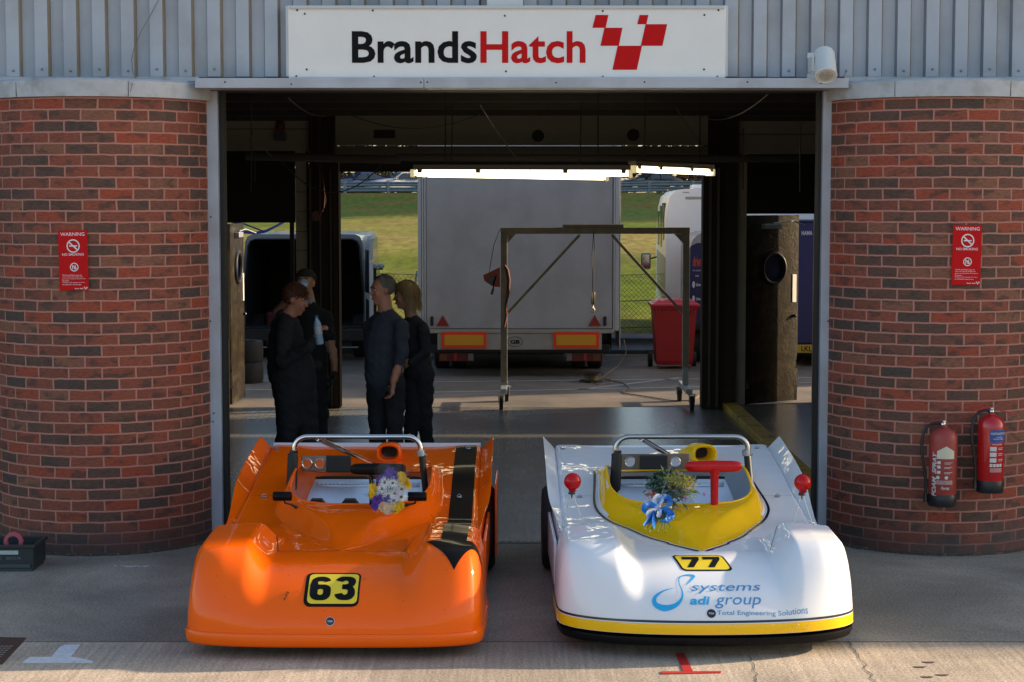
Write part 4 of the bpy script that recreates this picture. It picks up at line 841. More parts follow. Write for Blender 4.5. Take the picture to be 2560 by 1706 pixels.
        swirl([(-.045, .262), (-.01, .31), (.0, .338), (-.035, .345), (-.07, .325), (-.078, .28), (-.068, .225), (-.072, .18), (-.105, .140), (-.16, .125), (-.205, .145), (-.205, .185), (-.16, .225), (-.105, .245)], [.001, .010, .016, .010, .006, .005, .007, .010, .022, .034, .026, .016, .008, .001])
        mb = MB(); rd = random.Random(9)
        for k in range(70):
            a = rd.uniform(0, .62); y = y0f(a); z = rd.uniform(.138, .19); q = contour(z, 2, R_(0), 0, 0) if False else None
            lo = P3(a, y+.001+.03*((z-.137)/.08)**2*.2, 0); mb.sph((a, lo.y-.0035, z), rd.uniform(.001, .0026), 6, 4)
        mb.out('stone_chip', mat('chip_white', (.6, .6, .58), .6), T)
    return T
def HEAVY(t, w_, h_):
    "heavy condensed digits drawn from thick strokes"
    V, F = [], []
    def stroke(P, wd):
        n0 = len(V); Q = [Vector(p) for p in P]
        for i, p in enumerate(Q):
            tt = (Q[min(i+1, len(Q)-1)]-Q[max(i-1, 0)]).normalized(); nn = Vector((-tt.y, tt.x)); V.extend([tuple(p+nn*wd[i]/2), tuple(p-nn*wd[i]/2)])
            if i: F.append((n0+2*i-2, n0+2*i-1, n0+2*i+1, n0+2*i))
    def arc(cx, cy, rx, ry, a0, a1, n=16): return [(cx+rx*math.cos(R_(a0+(a1-a0)*k/n)), cy+ry*math.sin(R_(a0+(a1-a0)*k/n))) for k in range(n+1)]
    # digit cell is 1 wide, 1.3 high, stroke .38
    s6 = arc(.5, .98, .31, .19, 5, 180, 14)+[(.19, .8), (.19, .4)]+arc(.5, .30, .31, .19, 180, 360, 14)+arc(.5, .52, .31, .17, 0, 172, 14)
    stroke(s6, [.30]*15+[.38]*2+[.26+.10*abs(math.cos(R_(180+180*k/14))) for k in range(15)]+[.24+.12*abs(math.cos(R_(172*k/14))) for k in range(15)])
    b = len(V); s3 = arc(1.65, 1.00, .30, .19, 175, 0, 14)+arc(1.65, .92, .29, .21, -5, -88, 8)+[(1.50, .71)]
    stroke(s3, [.26+.10*abs(math.cos(R_(175-175*k/14))) for k in range(15)]+[.34-.012*k for k in range(9)]+[.22])
    s3b = [(1.50, .66)]+arc(1.65, .46, .30, .20, 88, 0, 8)+arc(1.65, .32, .30, .20, 0, -178, 14)
    stroke(s3b, [.22]+[.24+.012*k for k in range(9)]+[.26+.10*abs(math.cos(R_(178*k/14))) for k in range(15)])
    x0 = min(v[0] for v in V); x1 = max(v[0] for v in V); y0 = min(v[1] for v in V); y1 = max(v[1] for v in V)
    return [((a-(x0+x1)/2)*w_/(x1-x0), (b-(y0+y1)/2)*h_/(y1-y0)) for a, b in V], F
ORC = race_car((-.945, 9.455, 0), R_(-.7), 'orange open race car number 63 with black stripe', False)
WHC = race_car((1.052, 9.46, 0), R_(.9), 'white and yellow open race car number 77 with red round mirrors', True)
WHC.scale = (1.015, 1, 1)

# ---------------------------------------------------------------- things beside and on the cars
CR_ = thing('tool_crate', 'black plastic tool crate with white label beside the left brick pier', 'crate', atz(20, 1418), 0)
KM = mat('crate_plastic', (.020, .030, .032), .45)
mb = MB(); w2, d2, h2 = .42, .30, .155
for a, b in (((-w2/2, -d2/2, .02), (w2/2, -d2/2+.014, h2)), ((-w2/2, d2/2-.014, .02), (w2/2, d2/2, h2)), ((-w2/2, -d2/2+.0145, .02), (-w2/2+.014, d2/2-.0145, h2)), ((w2/2-.014, -d2/2+.0145, .02), (w2/2, d2/2-.0145, h2)), ((-w2/2+.015, -d2/2+.015, .02), (w2/2-.015, d2/2-.015, .03))): mb.bb(a, b, .003)
mb.out('body', KM, CR_)
mb = MB(); e = .014
for a, b in (((-w2/2-e, -d2/2-e, h2), (w2/2+e, -d2/2+.010, h2+.022)), ((-w2/2-e, d2/2-.01, h2), (w2/2+e, d2/2+e, h2+.022)), ((-w2/2-e, -d2/2+.0105, h2), (-w2/2+.01, d2/2-.0105, h2+.022)), ((w2/2-.01, -d2/2+.0105, h2), (w2/2+e, d2/2-.0105, h2+.022))): mb.bb(a, b, .004)
mb.out('rim', KM, CR_)
mb = MB(); mb.bb((-w2/2+.01, -d2/2+.005, 0), (w2/2-.01, d2/2-.005, .025), .004); mb.bb((-w2/2+.01, -d2/2-.012, .025), (w2/2-.02, -d2/2-.0005, .05), .003); mb.out('base', mat('crate_base', (.05, .065, .075), .5), CR_)
decal('label', poly(rrect(.30, .026, .002)), lambda a, b: (a, -d2/2-.0015, b), mat('paper_label', (.45, .52, .52), .7, var=.1, vs=20), CR_, dx=-.04, dy=.125)
decal('lettering', tmesh('SERVICE  BOX', h=.018, w=.30, off=-.005), lambda a, b: (a, -d2/2-.0015, b), mat('chalk_lettering', (.16, .20, .20), .8), CR_, dx=-.02, dy=.088)
p = CR_.location; TR = thing('tape_roll', 'roll of pink tape standing in the black crate', 'tape roll', (p.x+.045, p.y-.02, h2+.018))
mb = MB(); n = 40; V = []; F = []
for k in range(n):
    q = 2*math.pi*k/n
    for r, y in ((.062, -.012), (.062, .012), (.038, .012), (.038, -.012)): V.append((r*math.cos(q), y, r*math.sin(q)))
for k in range(n):
    for j in range(4): F.append((4*k+j, 4*k+(j+1) % 4, 4*((k+1) % n)+(j+1) % 4, 4*((k+1) % n)+j))
mb.add(V, F); mb.out('tape', mat('pink_tape', (.50, .10, .13), .5, var=.1, vs=60), TR)
# iron drain cover at the left edge
dc = thing('drain_cover', 'rusty brown iron cover with bright grating at the lower left corner', 'drain cover')
pp = [atz(-30, 1594), atz(66, 1596), atz(6, 1662), atz(-90, 1662)]
mb = MB(); mb.prism([(p.x, p.y) for p in pp], lambda a, b, h: (a, b, h), -.003, .004); mb.out('frame', mat('rusty_iron', (.07, .035, .02), .7, var=.4, vs=30), dc)
mb = MB()
for i in range(9):
    for j in range(8):
        p = atz(-60+i*11-j*5.6, 1618+j*5.2); 
        if p.x < atz(54-j*7, 1610+j*5.2).x-.02: mb.bb((p.x-.010, p.y-.009, .0045), (p.x+.008, p.y+.007, .0065), .001)
mb.out('grating_studs', mat('polished_iron', (.42, .38, .34), .35, .7), dc)
mb = MB(); rd = random.Random(2)
for k in range(22):
    p = atz(285+rd.random()*85, 1417+rd.uniform(-1.5, 1.5)); mb.prism([(p.x-.012*rd.random()-.004, p.y), (p.x, p.y-.008), (p.x+.02*rd.random()+.004, p.y+.002), (p.x, p.y+.006)], lambda a, b, h: (a, b, h), .0015, .0035)
tag(mb.out('paint_splash', PAINTW), 'white paint splashes on the tarmac in front of the left brick pier', 'paint mark')['kind'] = 'stuff'
mb = MB()
for u, v in ((2300, 1669), (2318, 1694), (2356, 1689), (2322, 1657)):
    p = atz(u, v); mb.prism([(p.x+.03*math.cos(q)*(1+.3*math.sin(3*q)), p.y+.02*math.sin(q)*(1+.3*math.cos(2*q))) for q in [k*math.pi/8 for k in range(16)]], lambda a, b, h: (a, b, h), .001, .0025)
tag(mb.out('oil_stain', mat('oil', (.10, .06, .05), .6)), 'reddish brown spots on the sunlit concrete right of the white car', 'stain')['kind'] = 'stuff'

# bouquets ---------------------------------------------------------
def film_mat():
    m = bpy.data.materials.new('clear_film'); m.use_nodes = True; n = m.node_tree.nodes; L = m.node_tree.links; n.remove(n['Principled BSDF'])
    t = n.new('ShaderNodeBsdfTransparent'); t.inputs[0].default_value = (.93, .95, .96, 1); g = n.new('ShaderNodeBsdfGlossy'); g.inputs['Roughness'].default_value = .12; mx = n.new('ShaderNodeMixShader'); lw = n.new('ShaderNodeLayerWeight'); lw.inputs[0].default_value = .45
    mr = n.new('ShaderNodeMapRange'); mr.inputs['To Min'].default_value = .012; mr.inputs['To Max'].default_value = .22; L.new(lw.outputs['Facing'], mr.inputs[0]); L.new(mr.outputs[0], mx.inputs[0]); L.new(t.outputs[0], mx.inputs[1]); L.new(g.outputs[0], mx.inputs[2]); L.new(mx.outputs[0], n['Material Output'].inputs[0]); return m
FILM = film_mat()
PET = {k: mat('petal_'+k, c, .7, var=.2, vs=30) for k, c in dict(white=(.85, .85, .80), yellow=(.85, .56, .01), purple=(.10, .04, .34), cream=(.72, .52, .30), pink=(.55, .12, .30), lime=(.45, .48, .10)).items()}
LEAF = mat('bouquet_leaf', (.035, .085, .03), .6, var=.3, vs=30); LEAF2 = mat('blue_green_leaf', (.11, .20, .17), .6, var=.3, vs=30); EYE = mat('flower_eye', (.12, .17, .02), .8); STEM = mat('green_stem', (.10, .15, .04), .6)
def flower(T, c, nrm, r, col, n=18, layers=1, name='flower', eye=True, w_=.16, up=.15):
    M = Vector(nrm).normalized().to_track_quat('Z', 'Y').to_matrix().to_4x4(); M = Matrix.Translation(c) @ M; mb = MB(); rd = random.Random(int(abs(c[0]*9999+c[2]*777)))
    for l in range(layers):
        rr = r*(1-.22*l)
        for k in range(n):
            q = 2*math.pi*(k+.5*l)/n+rd.uniform(-.08, .08); L_ = rr*rd.uniform(.85, 1.1); cx, sx = math.cos(q), math.sin(q); wd = r*w_; z1 = L_*(up+.35*l)+rd.uniform(-.1, .1)*L_
            P = [(0, 0, 0), (L_*.5*cx-wd*sx, L_*.5*sx+wd*cx, z1*.6), (L_*cx-wd*.5*sx, L_*sx+wd*.5*cx, z1), (L_*cx+wd*.5*sx, L_*sx-wd*.5*cx, z1), (L_*.5*cx+wd*sx, L_*.5*sx-wd*cx, z1*.6)]
            mb.add([M @ Vector(p) for p in P], [(0, 1, 4), (1, 2, 3, 4)])
    f = mb.out(name, PET[col], T)
    if eye: mb = MB(); mb.sph(M @ Vector((0, 0, r*.08)), r*.24, 10, 6, (1, 1, 1)); mb.out('flower_eye', EYE, f, 60)
    return f
def leaf_cloud(T, c, r, n, m, name, sz=.03, flat=(1, .5, 1), seed=1):
    rd = random.Random(seed); mb = MB()
    for k in range(n):
        d = Vector((rd.gauss(0, 1), rd.gauss(0, 1), rd.gauss(0, 1))).normalized()*rd.random()**.4; p = Vector(c)+Vector((d.x*r*flat[0], d.y*r*flat[1], d.z*r*flat[2])); a = Vector((rd.uniform(-1, 1), rd.uniform(-1, .2), rd.uniform(-.4, 1))).normalized(); b = a.cross(Vector((rd.uniform(-1, 1), rd.uniform(-1, 1), rd.uniform(-1, 1)))).normalized(); s_ = sz*rd.uniform(.5, 1.2)
        mb.add([p, p+a*s_*.5+b*s_*.14, p+a*s_, p+a*s_*.5-b*s_*.14], [(0, 1, 2, 3)])
    return mb.out(name, m, T)
def wrap(T, tipp, mouth, r, seed, squash=.5, name='clear_wrap', dots=None):
    rd = random.Random(seed); tipp, mouth = Vector(tipp), Vector(mouth); ax = (mouth-tipp).normalized(); sd = ax.cross(Vector((0, -1, 0))).normalized(); fr = sd.cross(ax); V = []; F = []; n = 48; m = 8
    for i in range(m+1):
        t = i/m; rr = r*(.10+.90*t**.8)
        for k in range(n):
            q = 2*math.pi*k/n; j = 1+.10*math.sin(3*q+seed)*t+.05*math.sin(7*q+2*seed+t*3); ext = (.12*math.sin(4*q+seed)+.10*math.cos(2*q))*t*t*r
            V.append(tipp.lerp(mouth, t)+sd*math.cos(q)*rr*j+fr*math.sin(q)*rr*j*squash+ax*ext)
    for i in range(m):
        for k in range(n): F.append((i*n+k, i*n+(k+1) % n, (i+1)*n+(k+1) % n, (i+1)*n+k))
    mb = MB(); mb.add(V, F); wv = mb.out(name, FILM, T, 80)
    return wv
B1 = thing('bouquet', 'wrapped bouquet of white daisies with yellow and purple flowers on the orange car', 'bouquet', (-.715, 10.70, .60))
# local frame: x right, z up, y away; leaning back
def L1(u, v, dy=0): p = at(u, v, 10.68+dy-max(0, v-1235)*.0085); return p-Vector(B1.location)
leaf_cloud(B1, L1(970, 1232, .03), .10, 260, LEAF, 'foliage', .035, (1, .35, 1.1), 4)
for u, v in ((962, 1207), (982, 1208), (1004, 1223), (987, 1234), (971, 1239), (1004, 1243), (985, 1252), (955, 1222)): flower(B1, L1(u, v, -.045-.01*random.random()), (random.uniform(-.3, .3), -1, random.uniform(.1, .5)), .036, 'white', 17, 1, 'daisy', True, .085, .12)
for u, v, r in ((1010, 1203, .034), (934, 1222, .034), (1000, 1265, .030), (930, 1237, .028), (975, 1270, .028), (1018, 1214, .028), (1003, 1190, .026), (990, 1273, .028)): flower(B1, L1(u, v, -.03), (random.uniform(-.4, .4), -1, .3), r, 'yellow', 16, 4, 'chrysanthemum', False, .2, .2)
for u, v, r in ((975, 1182, .036), (985, 1190, .03), (965, 1196, .03), (944, 1252, .036), (955, 1262, .032), (940, 1264, .03), (950, 1213, .026), (969, 1250, .024), (950, 1200, .024)): flower(B1, L1(u, v, -.028), (random.uniform(-.4, .4), -1, .3), r, 'purple', 7, 3, 'purple_flower', False, .42, .25)
for u, v in ((960, 1267), (968, 1274)): flower(B1, L1(u, v, -.03), (0, -1, .2), .032, 'cream', 9, 3, 'carnation', False, .4, .2)
wrap(B1, L1(972, 1290, -.02), L1(975, 1180, .04), .135, 2, .45)
mb = MB(); P = [L1(u, v, -.05+.02*k) for k, (u, v) in enumerate(((905, 1236), (932, 1228), (950, 1258), (925, 1252)))]; mb.add(P, [(0, 1, 2, 3)]); P = [L1(u, v, .06) for u, v in ((905, 1160), (967, 1130), (1010, 1180), (920, 1200))]; mb.add(P, [(0, 1, 2, 3)]); mb.out('wrap_corner', FILM, B1)
mb = MB(); [mb.tube([L1(980+i*3, 1280, 0), L1(978+i*6, 1262, -.03)], .003, 5) for i in range(4)]; mb.out('stems', STEM, B1)
B2 = thing('bouquet', 'loose green and yellow bouquet tied with a blue and white bow on the white car', 'bouquet', (.895, 10.60, .60))
def L2(u, v, dy=0): p = at(u, v, 10.62+dy-max(0, v-1235)*.0085); return p-Vector(B2.location)
leaf_cloud(B2, L2(1675, 1222, .02), .135, 620, LEAF2, 'foliage', .055, (1.05, .4, .75), 8); leaf_cloud(B2, L2(1655, 1205, .02), .06, 150, LEAF, 'fern', .06, (1, .4, 1.1), 3)
leaf_cloud(B2, L2(1690, 1200, -.03), .075, 420, PET['lime'], 'pale_flower_head', .022, (1.1, .5, .6), 6); leaf_cloud(B2, L2(1722, 1210, -.03), .055, 260, PET['yellow'], 'yellow_sprig', .016, (1, .5, .9), 7); leaf_cloud(B2, L2(1720, 1238, 0), .05, 180, PET['lime'], 'yellow_green_sprig', .016, (1.2, .5, .7), 12)
for u, v in ((1628, 1232), (1712, 1242), (1697, 1186), (1760, 1236)): flower(B2, L2(u, v, -.05), (0, -1, .2), .010, 'pink', 5, 1, 'pink_spot', False, .4, .1)
leaf_cloud(B2, L2(1625, 1240, 0), .03, 40, mat('orange_petal', (.6, .14, .02), .6), 'orange_flower', .02, (1, .5, 1), 5)
wrap(B2, L2(1648, 1285, -.02), L2(1705, 1228, .02), .19, 5, .30)
mb = MB()
for k in range(9): a = L2(1640+k*3, 1295, -.03); mb.tube([L2(1652+k*2, 1270, -.02), a, L2(1612+k*7.0+(k % 3)*4, 1325+8*math.sin(k*2.1), -.05)], .0036, 5)
mb.out('stems', STEM, B2)
BLUE = mat('blue_ribbon', (.015, .19, .62), .35, coat=.3); WRB = mat('white_ribbon', (.70, .73, .80), .4)
def loop(pts, wd, m, T, name):
    P = [L2(*p) for p in pts]; V = []; F = []; Q = []
    for i in range(len(P)-1):
        p0, p1, p2, p3 = [P[max(0, min(len(P)-1, j))] for j in (i-1, i, i+1, i+2)]
        for k in range(6): t = k/6; Q.append(.5*((2*p1)+(p2-p0)*t+(2*p0-5*p1+4*p2-p3)*t*t+(3*p1-p0-3*p2+p3)*t**3))
    Q.append(P[-1]); n = len(Q)
    for i, p in enumerate(Q):
        t = (Q[min(i+1, n-1)]-Q[max(i-1, 0)]).normalized(); s_ = Vector((-t.z, 0, t.x)).normalized(); ww = wd*(.35+.65*math.sin(math.pi*min(1, i/(n-1)*1.15)))
        for j in (-1, 0, 1): V.append(p+s_*ww*j/2+Vector((0, -.012*(j == 0), 0)))
        if i: F += [(3*i-3, 3*i-2, 3*i+1, 3*i), (3*i-2, 3*i-1, 3*i+2, 3*i+1)]
    mb = MB(); mb.add(V, F); mb.out(name, m, T, 60)
for pts, m in (([(1642, 1268, -.05), (1625, 1262, -.08), (1612, 1268, -.07), (1618, 1280, -.06), (1640, 1276, -.05)], BLUE), ([(1642, 1270, -.05), (1655, 1250, -.09), (1668, 1246, -.08), (1672, 1262, -.06), (1648, 1276, -.05)], BLUE), ([(1645, 1274, -.05), (1665, 1278, -.08), (1680, 1292, -.08), (1660, 1302, -.07)], BLUE), ([(1645, 1276, -.05), (1672, 1284, -.09), (1668, 1300, -.08), (1652, 1304, -.06)], BLUE), ([(1640, 1278, -.05), (1628, 1296, -.08), (1608, 1314, -.07)], BLUE), ([(1640, 1280, -.05), (1636, 1300, -.08), (1634, 1320, -.07)], BLUE),
    ([(1644, 1272, -.06), (1638, 1252, -.10), (1646, 1244, -.10), (1652, 1254, -.09), (1648, 1270, -.07)], WRB), ([(1642, 1276, -.07), (1622, 1286, -.10), (1618, 1294, -.09)], WRB), ([(1645, 1276, -.07), (1648, 1284, -.10), (1642, 1292, -.09)], WRB)): loop(pts, .046, m, B2, 'bow_loop')

# ---------------------------------------------------------------- people
SKIN = mat('skin', (.42, .20, .13), .55, var=.08, vs=12); SKINR = mat('ruddy_skin', (.46, .19, .12), .55, var=.1, vs=12)
NAVYC = mat('navy_sweatshirt', (.032, .037, .052), .9, var=.15, vs=12, bump=.4, bs=25); BLKC = mat('black_coverall', (.016, .016, .018), .9, var=.2, vs=12, bump=.5, bs=18); TROU = mat('dark_trousers', (.013, .013, .016), .9, var=.2, bump=.4, bs=18); SHOE = mat('shoe', (.01, .01, .01), .5)
import numpy as np
def body(T, prims, mats, voxel=.010, smooth=4, name='body'):
    "prims: (tag, a, ra, b, rb [,squash]) capsules -> one continuous remeshed skin"
    mb = MB()
    for tg, a, ra, b, rb, *sq in prims:
        a, b = Vector(a), Vector(b); d = b-a; Ln = max(d.length, 1e-4); n = 14; q = (d.normalized() if d.length > 1e-4 else Vector((0, 0, 1))).to_track_quat('Z', 'Y').to_matrix()
        V = []; F = []; rings = [(-math.cos(math.pi*i/12)*ra, math.sin(math.pi*i/12)*ra) for i in range(0, 7)]+[(Ln-math.cos(math.pi*i/12)*rb, math.sin(math.pi*i/12)*rb) for i in range(6, 13)]
        sx, sy = sq[0] if sq else (1, 1)
        for z, r in rings:
            for k in range(n): t = 2*math.pi*k/n; o = q @ Vector((math.cos(t)*max(r, .0005), math.sin(t)*max(r, .0005), z)); V.append(a+Vector((o.x, o.y, o.z)))
        if sq:   # squash in world x / y about the axis
            for i, v in enumerate(V):
                t = max(0, min(1, (v-a).dot(d)/(Ln*Ln))); c = a+d*t; V[i] = Vector((c.x+(v.x-c.x)*sx, c.y+(v.y-c.y)*sy, v.z))
        m = len(rings); F = [(i*n+k, i*n+(k+1) % n, (i+1)*n+(k+1) % n, (i+1)*n+k) for i in range(m-1) for k in range(n)]+[tuple(range(n-1, -1, -1)), tuple(range((m-1)*n, m*n))]
        mb.add(V, F)
    o = mb.out(name, BLACK, None); md = o.modifiers.new('r', 'REMESH'); md.mode = 'VOXEL'; md.voxel_size = voxel; md.use_smooth_shade = True; m2 = o.modifiers.new('s', 'SMOOTH'); m2.iterations = smooth; m2.factor = .5
    dg = bpy.context.evaluated_depsgraph_get(); me = bpy.data.meshes.new_from_object(o.evaluated_get(dg)); bpy.data.objects.remove(o)
    bmf = bmesh.new(); bmf.from_mesh(me); bmf.normal_update()
    for v in bmf.verts:
        c = v.co
        if c.z < 1.42: v.co = c+v.normal*(.011*noise.noise(Vector((c.x*7+3, c.y*7, c.z*15)))+.007*noise.noise(Vector((c.x*16, c.y*16, c.z*30+c.x*20))))
    bmf.to_mesh(me); bmf.free()
    nv = len(me.vertices); co = np.empty(nv*3); me.vertices.foreach_get('co', co); co = co.reshape(-1, 3); nf = len(me.polygons); cen = np.empty(nf*3); me.polygons.foreach_get('center', cen); cen = cen.reshape(-1, 3)
    best = np.full(nf, 1e9); idx = np.zeros(nf, int); keys = list(mats)
    for tg, a, ra, b, rb, *sq in prims:
        a = np.array(a, float); b = np.array(b, float); d = b-a; L2_ = max((d*d).sum(), 1e-8); t = np.clip(((cen-a)@d)/L2_, 0, 1); c = a+t[:, None]*d; e = cen-c
        if sq: e = e/np.array([sq[0][0], sq[0][1], 1])
        ds = np.linalg.norm(e, axis=1)-(ra+(rb-ra)*t); k = ds < best; best[k] = ds[k]; idx[k] = keys.index(tg)
    me.materials.clear()
    for k in keys: me.materials.append(mats[k])
    me.polygons.foreach_set('material_index', idx); me.polygons.foreach_set('use_smooth', [True]*nf)
    r = bpy.data.objects.new(name, me); COL.objects.link(r); r.parent = T; me.name = name; return r
def headprims(c, fd, tilt=0, k=1.0):
    "c head centre, fd facing angle (0 = towards +x, -90 = camera)"
    q = Matrix.Rotation(R_(fd), 3, 'Z') @ Matrix.Rotation(R_(tilt), 3, 'Y'); c = Vector(c)
    def P(x, y, z): return tuple(c+q @ Vector((x*k, y*k, z*k)))
    s = 'skin'
    r = [(s, P(-.035, 0, .045), .082*k, P(.0, 0, .040), .078*k), (s, P(.015, 0, .03), .070*k, P(.020, 0, -.045), .056*k), (s, P(.045, 0, -.085), .026*k, P(.058, 0, -.088), .022*k), (s, P(.01, .0, -.06), .052*k, P(.03, 0, -.082), .036*k),
         (s, P(.078, 0, .02), .010*k, P(.103, 0, -.018), .013*k), (s, P(.074, .034, .036), .013*k, P(.074, -.034, .036), .013*k), (s, P(.068, .035, -.015), .020*k, P(.06, .032, -.03), .02*k), (s, P(.068, -.035, -.015), .020*k, P(.06, -.032, -.03), .02*k),
         (s, P(.086, .014, -.050), .007*k, P(.086, -.014, -.050), .007*k), (s, P(.084, .012, -.062), .0075*k, P(.084, -.012, -.062), .0075*k)]
    for y in (.078, -.078): r += [(s, P(-.008, y, .025), .010*k, P(-.002, y*1.02, -.022), .008*k), (s, P(-.018, y*1.08, .020), .007*k, P(-.016, y*1.08, .0), .007*k)]
    return r, P
def hand(wrist, d, palmn, k=1.0, curl=35, tagn='skin', side=1):
    "palm, four unequal bent fingers and a thumb; d direction of the hand, palmn palm normal"
    w_ = Vector(wrist); d = Vector(d).normalized(); nn = Vector(palmn); nn = (nn-d*nn.dot(d)).normalized(); s = d.cross(nn)*side; r = []
    for j, off in enumerate((-.026, -.009, .009, .026)): r.append((tagn, tuple(w_+d*.01*k+s*off*.6*k), .014*k, tuple(w_+d*.085*k+s*off*k), .0125*k))
    for off, L_ in ((-.029, .060), (-.010, .074), (.010, .078), (.029, .068)):
        p = w_+d*.085*k+s*off*k; a = 0; dd = d
        for seg, f in enumerate((.45, .32, .23)):
            a += R_(curl*(.7+.2*seg)); dd = (d*math.cos(a)+nn*math.sin(a)); p2 = p+dd*L_*f*k; r.append((tagn, tuple(p), (.0105-.001*seg)*k, tuple(p2), (.0095-.001*seg)*k)); p = p2
    p = w_+d*.025*k+s*.026*k; p2 = p+(d*.6+s*.75+nn*.35).normalized()*.042*k; p3 = p2+(d*.85+s*.05+nn*.55).normalized()*.034*k
    r += [(tagn, tuple(p), .014*k, tuple(p2), .011*k), (tagn, tuple(p2), .011*k, tuple(p3), .009*k)]; return r
def eyes(T, P, k=1.0, col=(.02, .02, .02)):
    for y in (.030, -.030):
        mb = MB(); mb.sph(P(.0775, y, .016), .0085*k, 10, 8); e = mb.out('eye', mat('eyeball', (.35, .33, .30), .3) if 'eyeball' not in bpy.data.materials else bpy.data.materials['eyeball'], T, 60)
_eyes = eyes
def eyes(T, P, brow=(.07, .045, .03)):
    _eyes(T, P); bm_ = mat('eyebrow', brow, .9); lm_ = mat('lip', (.22, .075, .06), .6)
    for y in (.030, -.030): mb = MB(); mb.tube([P(.078, y*1.5, .030), P(.086, y, .038), P(.086, y*.45, .034)], [.003, .0045, .003], 6); mb.out('eyebrow', bm_, T, 60)
    mb = MB(); mb.tube([P(.078, .024, -.055), P(.0925, .008, -.0555), P(.0925, -.008, -.0555), P(.078, -.024, -.055)], [.002, .0045, .0045, .002], 6); mb.out('mouth', lm_, T, 60)
def tuft(T, P, m, cover, n, ln, seed, name='hair', th=.003, down=.0):
    "hair: shell of short strands lying over the skull; cover(dir)->length factor or 0"
    rd = random.Random(seed); mb = MB()
    for i in range(n):
        d = Vector((rd.gauss(0, 1), rd.gauss(0, 1), rd.gauss(0, 1))).normalized(); f = cover(d)
        if f <= 0: continue
        a = Vector((-.018+d.x*.098, d.y*.082, .046+d.z*.084)); L_ = ln*f*rd.uniform(.7, 1.2); tdir = (Vector((-d.x*.2+.35*d.z*0, 0, -down-.3*abs(d.y)))+Vector((rd.uniform(-.5, .5), rd.uniform(-.5, .5), rd.uniform(-.3, .3)))*.5+Vector((-.5, 0, -.2))*(1 if d.z > .3 else .4)); tdir = (tdir-d*tdir.dot(d)).normalized()*.9+d*.25
        b = a+tdir*L_*.5; c = a+tdir*L_+Vector((0, 0, -down*L_*.5)); sd = d.cross(tdir).normalized()*th*2.2
        A, B, C_ = (Vector(P(*a+sd)), Vector(P(*b+sd)), Vector(P(*c))); A2, B2_ = Vector(P(*a-sd)), Vector(P(*b-sd)); mb.add([A, A2, B2_, B, C_], [(0, 1, 2, 3), (3, 2, 4)])
    return mb.out(name, m, T)
def cap_shell(T, P, m, z0=.045, grow=1.06, name='hair_mass', front=.03, back=-.06, side=.0):
    "closed scalp under the strands"
    V = []; F = []; n = 28; mm = 10
    for i in range(mm+1):
        for k in range(n):
            q = 2*math.pi*k/n; lo = lerp(abs(((q+math.pi) % (2*math.pi))-math.pi), [0, .6, 1.2, 1.7, 2.4, 3.1416], [front, front, side+.03, side-.0, back, back]); ph = math.pi/2*(1-i/mm)
            zlo = lo; tz = math.sin(ph); r = math.cos(ph)
            z = .046+.086*grow*tz if True else 0
            zz = zlo+(z-.046)*(.132*grow+.0-zlo)/(.086*grow)+.006*noise.noise(Vector((k*.7, i*.6, grow*9))); rz = math.sqrt(max(0, 1-min(1, max(-1, (zz-.046)/(.088*grow)))**2))
            jj = 1+(.07*noise.noise(Vector((math.cos(q)*3, math.sin(q)*3, i*.9+grow*7))) if name == 'hair_mass' else 0); V.append(P(-.018+.101*grow*math.cos(q)*rz*jj, .083*grow*math.sin(q)*rz*jj, zz))
    for i in range(mm):
        for k in range(n): F.append((i*n+k, i*n+(k+1) % n, (i+1)*n+(k+1) % n, (i+1)*n+k))
    mb = MB(); mb.add(V, F); return mb.out(name, m, T, 80)
def bottle(T_label, base, axis, r, h, label_t):
    T = thing('water_bottle', T_label, 'bottle', base); M = Vector(axis).normalized().to_track_quat('Z', 'Y').to_matrix().to_4x4()
    mb = MB(); mb.lathe([(r*.3, 0), (r*.9, .004), (r, .02), (r*.95, h*.3), (r, h*.35), (r, h*.65), (r*.8, h*.76), (r*.4, h*.88), (r*.38, h*.94)], n=20, M=M); mb.out('body', mat('bottle_plastic', (.30, .42, .55), .08, spec=.8) if 'bottle_plastic' not in bpy.data.materials else bpy.data.materials['bottle_plastic'], T, 40)
    mb = MB(); mb.lathe([(r*.45, h*.93), (r*.45, h), (r*.2, h)], n=14, M=M); mb.out('cap', mat('bottle_cap', (.05, .15, .30), .4) if 'bottle_cap' not in bpy.data.materials else bpy.data.materials['bottle_cap'], T, 40)
    mb = MB(); mb.lathe([(r*1.01, h*.38), (r*1.015, h*.40), (r*1.015, h*.60), (r*1.01, h*.62)], n=20, M=M); mb.out('wrapper', mat('bottle_wrapper', (.45, .5, .55), .5) if 'bottle_wrapper' not in bpy.data.materials else bpy.data.materials['bottle_wrapper'], T, 40); return T
def AT(T, u, v, Y, dy=0): p = at(u, v, Y+dy)-Vector(T.location); return p
def legs(hl, hr, kl, kr, al, ar, fd, tg='leg', w_=.09):
    r = []
    f = Vector((math.cos(R_(fd)), math.sin(R_(fd)), 0))
    for h_, k_, a_ in ((hl, kl, al), (hr, kr, ar)):
        h_, k_, a_ = Vector(h_), Vector(k_), Vector(a_)
        r += [(tg, tuple(h_), w_, tuple(k_), w_*.70), (tg, tuple(k_), w_*.70, tuple(a_), w_*.58), ('shoe', tuple(a_+Vector((0, 0, -.045))), .045, tuple(a_+f*.15+Vector((0, 0, -.055))), .035)]
    return r
def person(label, u, Y): p = at(u, 1200, Y); return thing('person', label, 'person', (p.x, Y, 0))

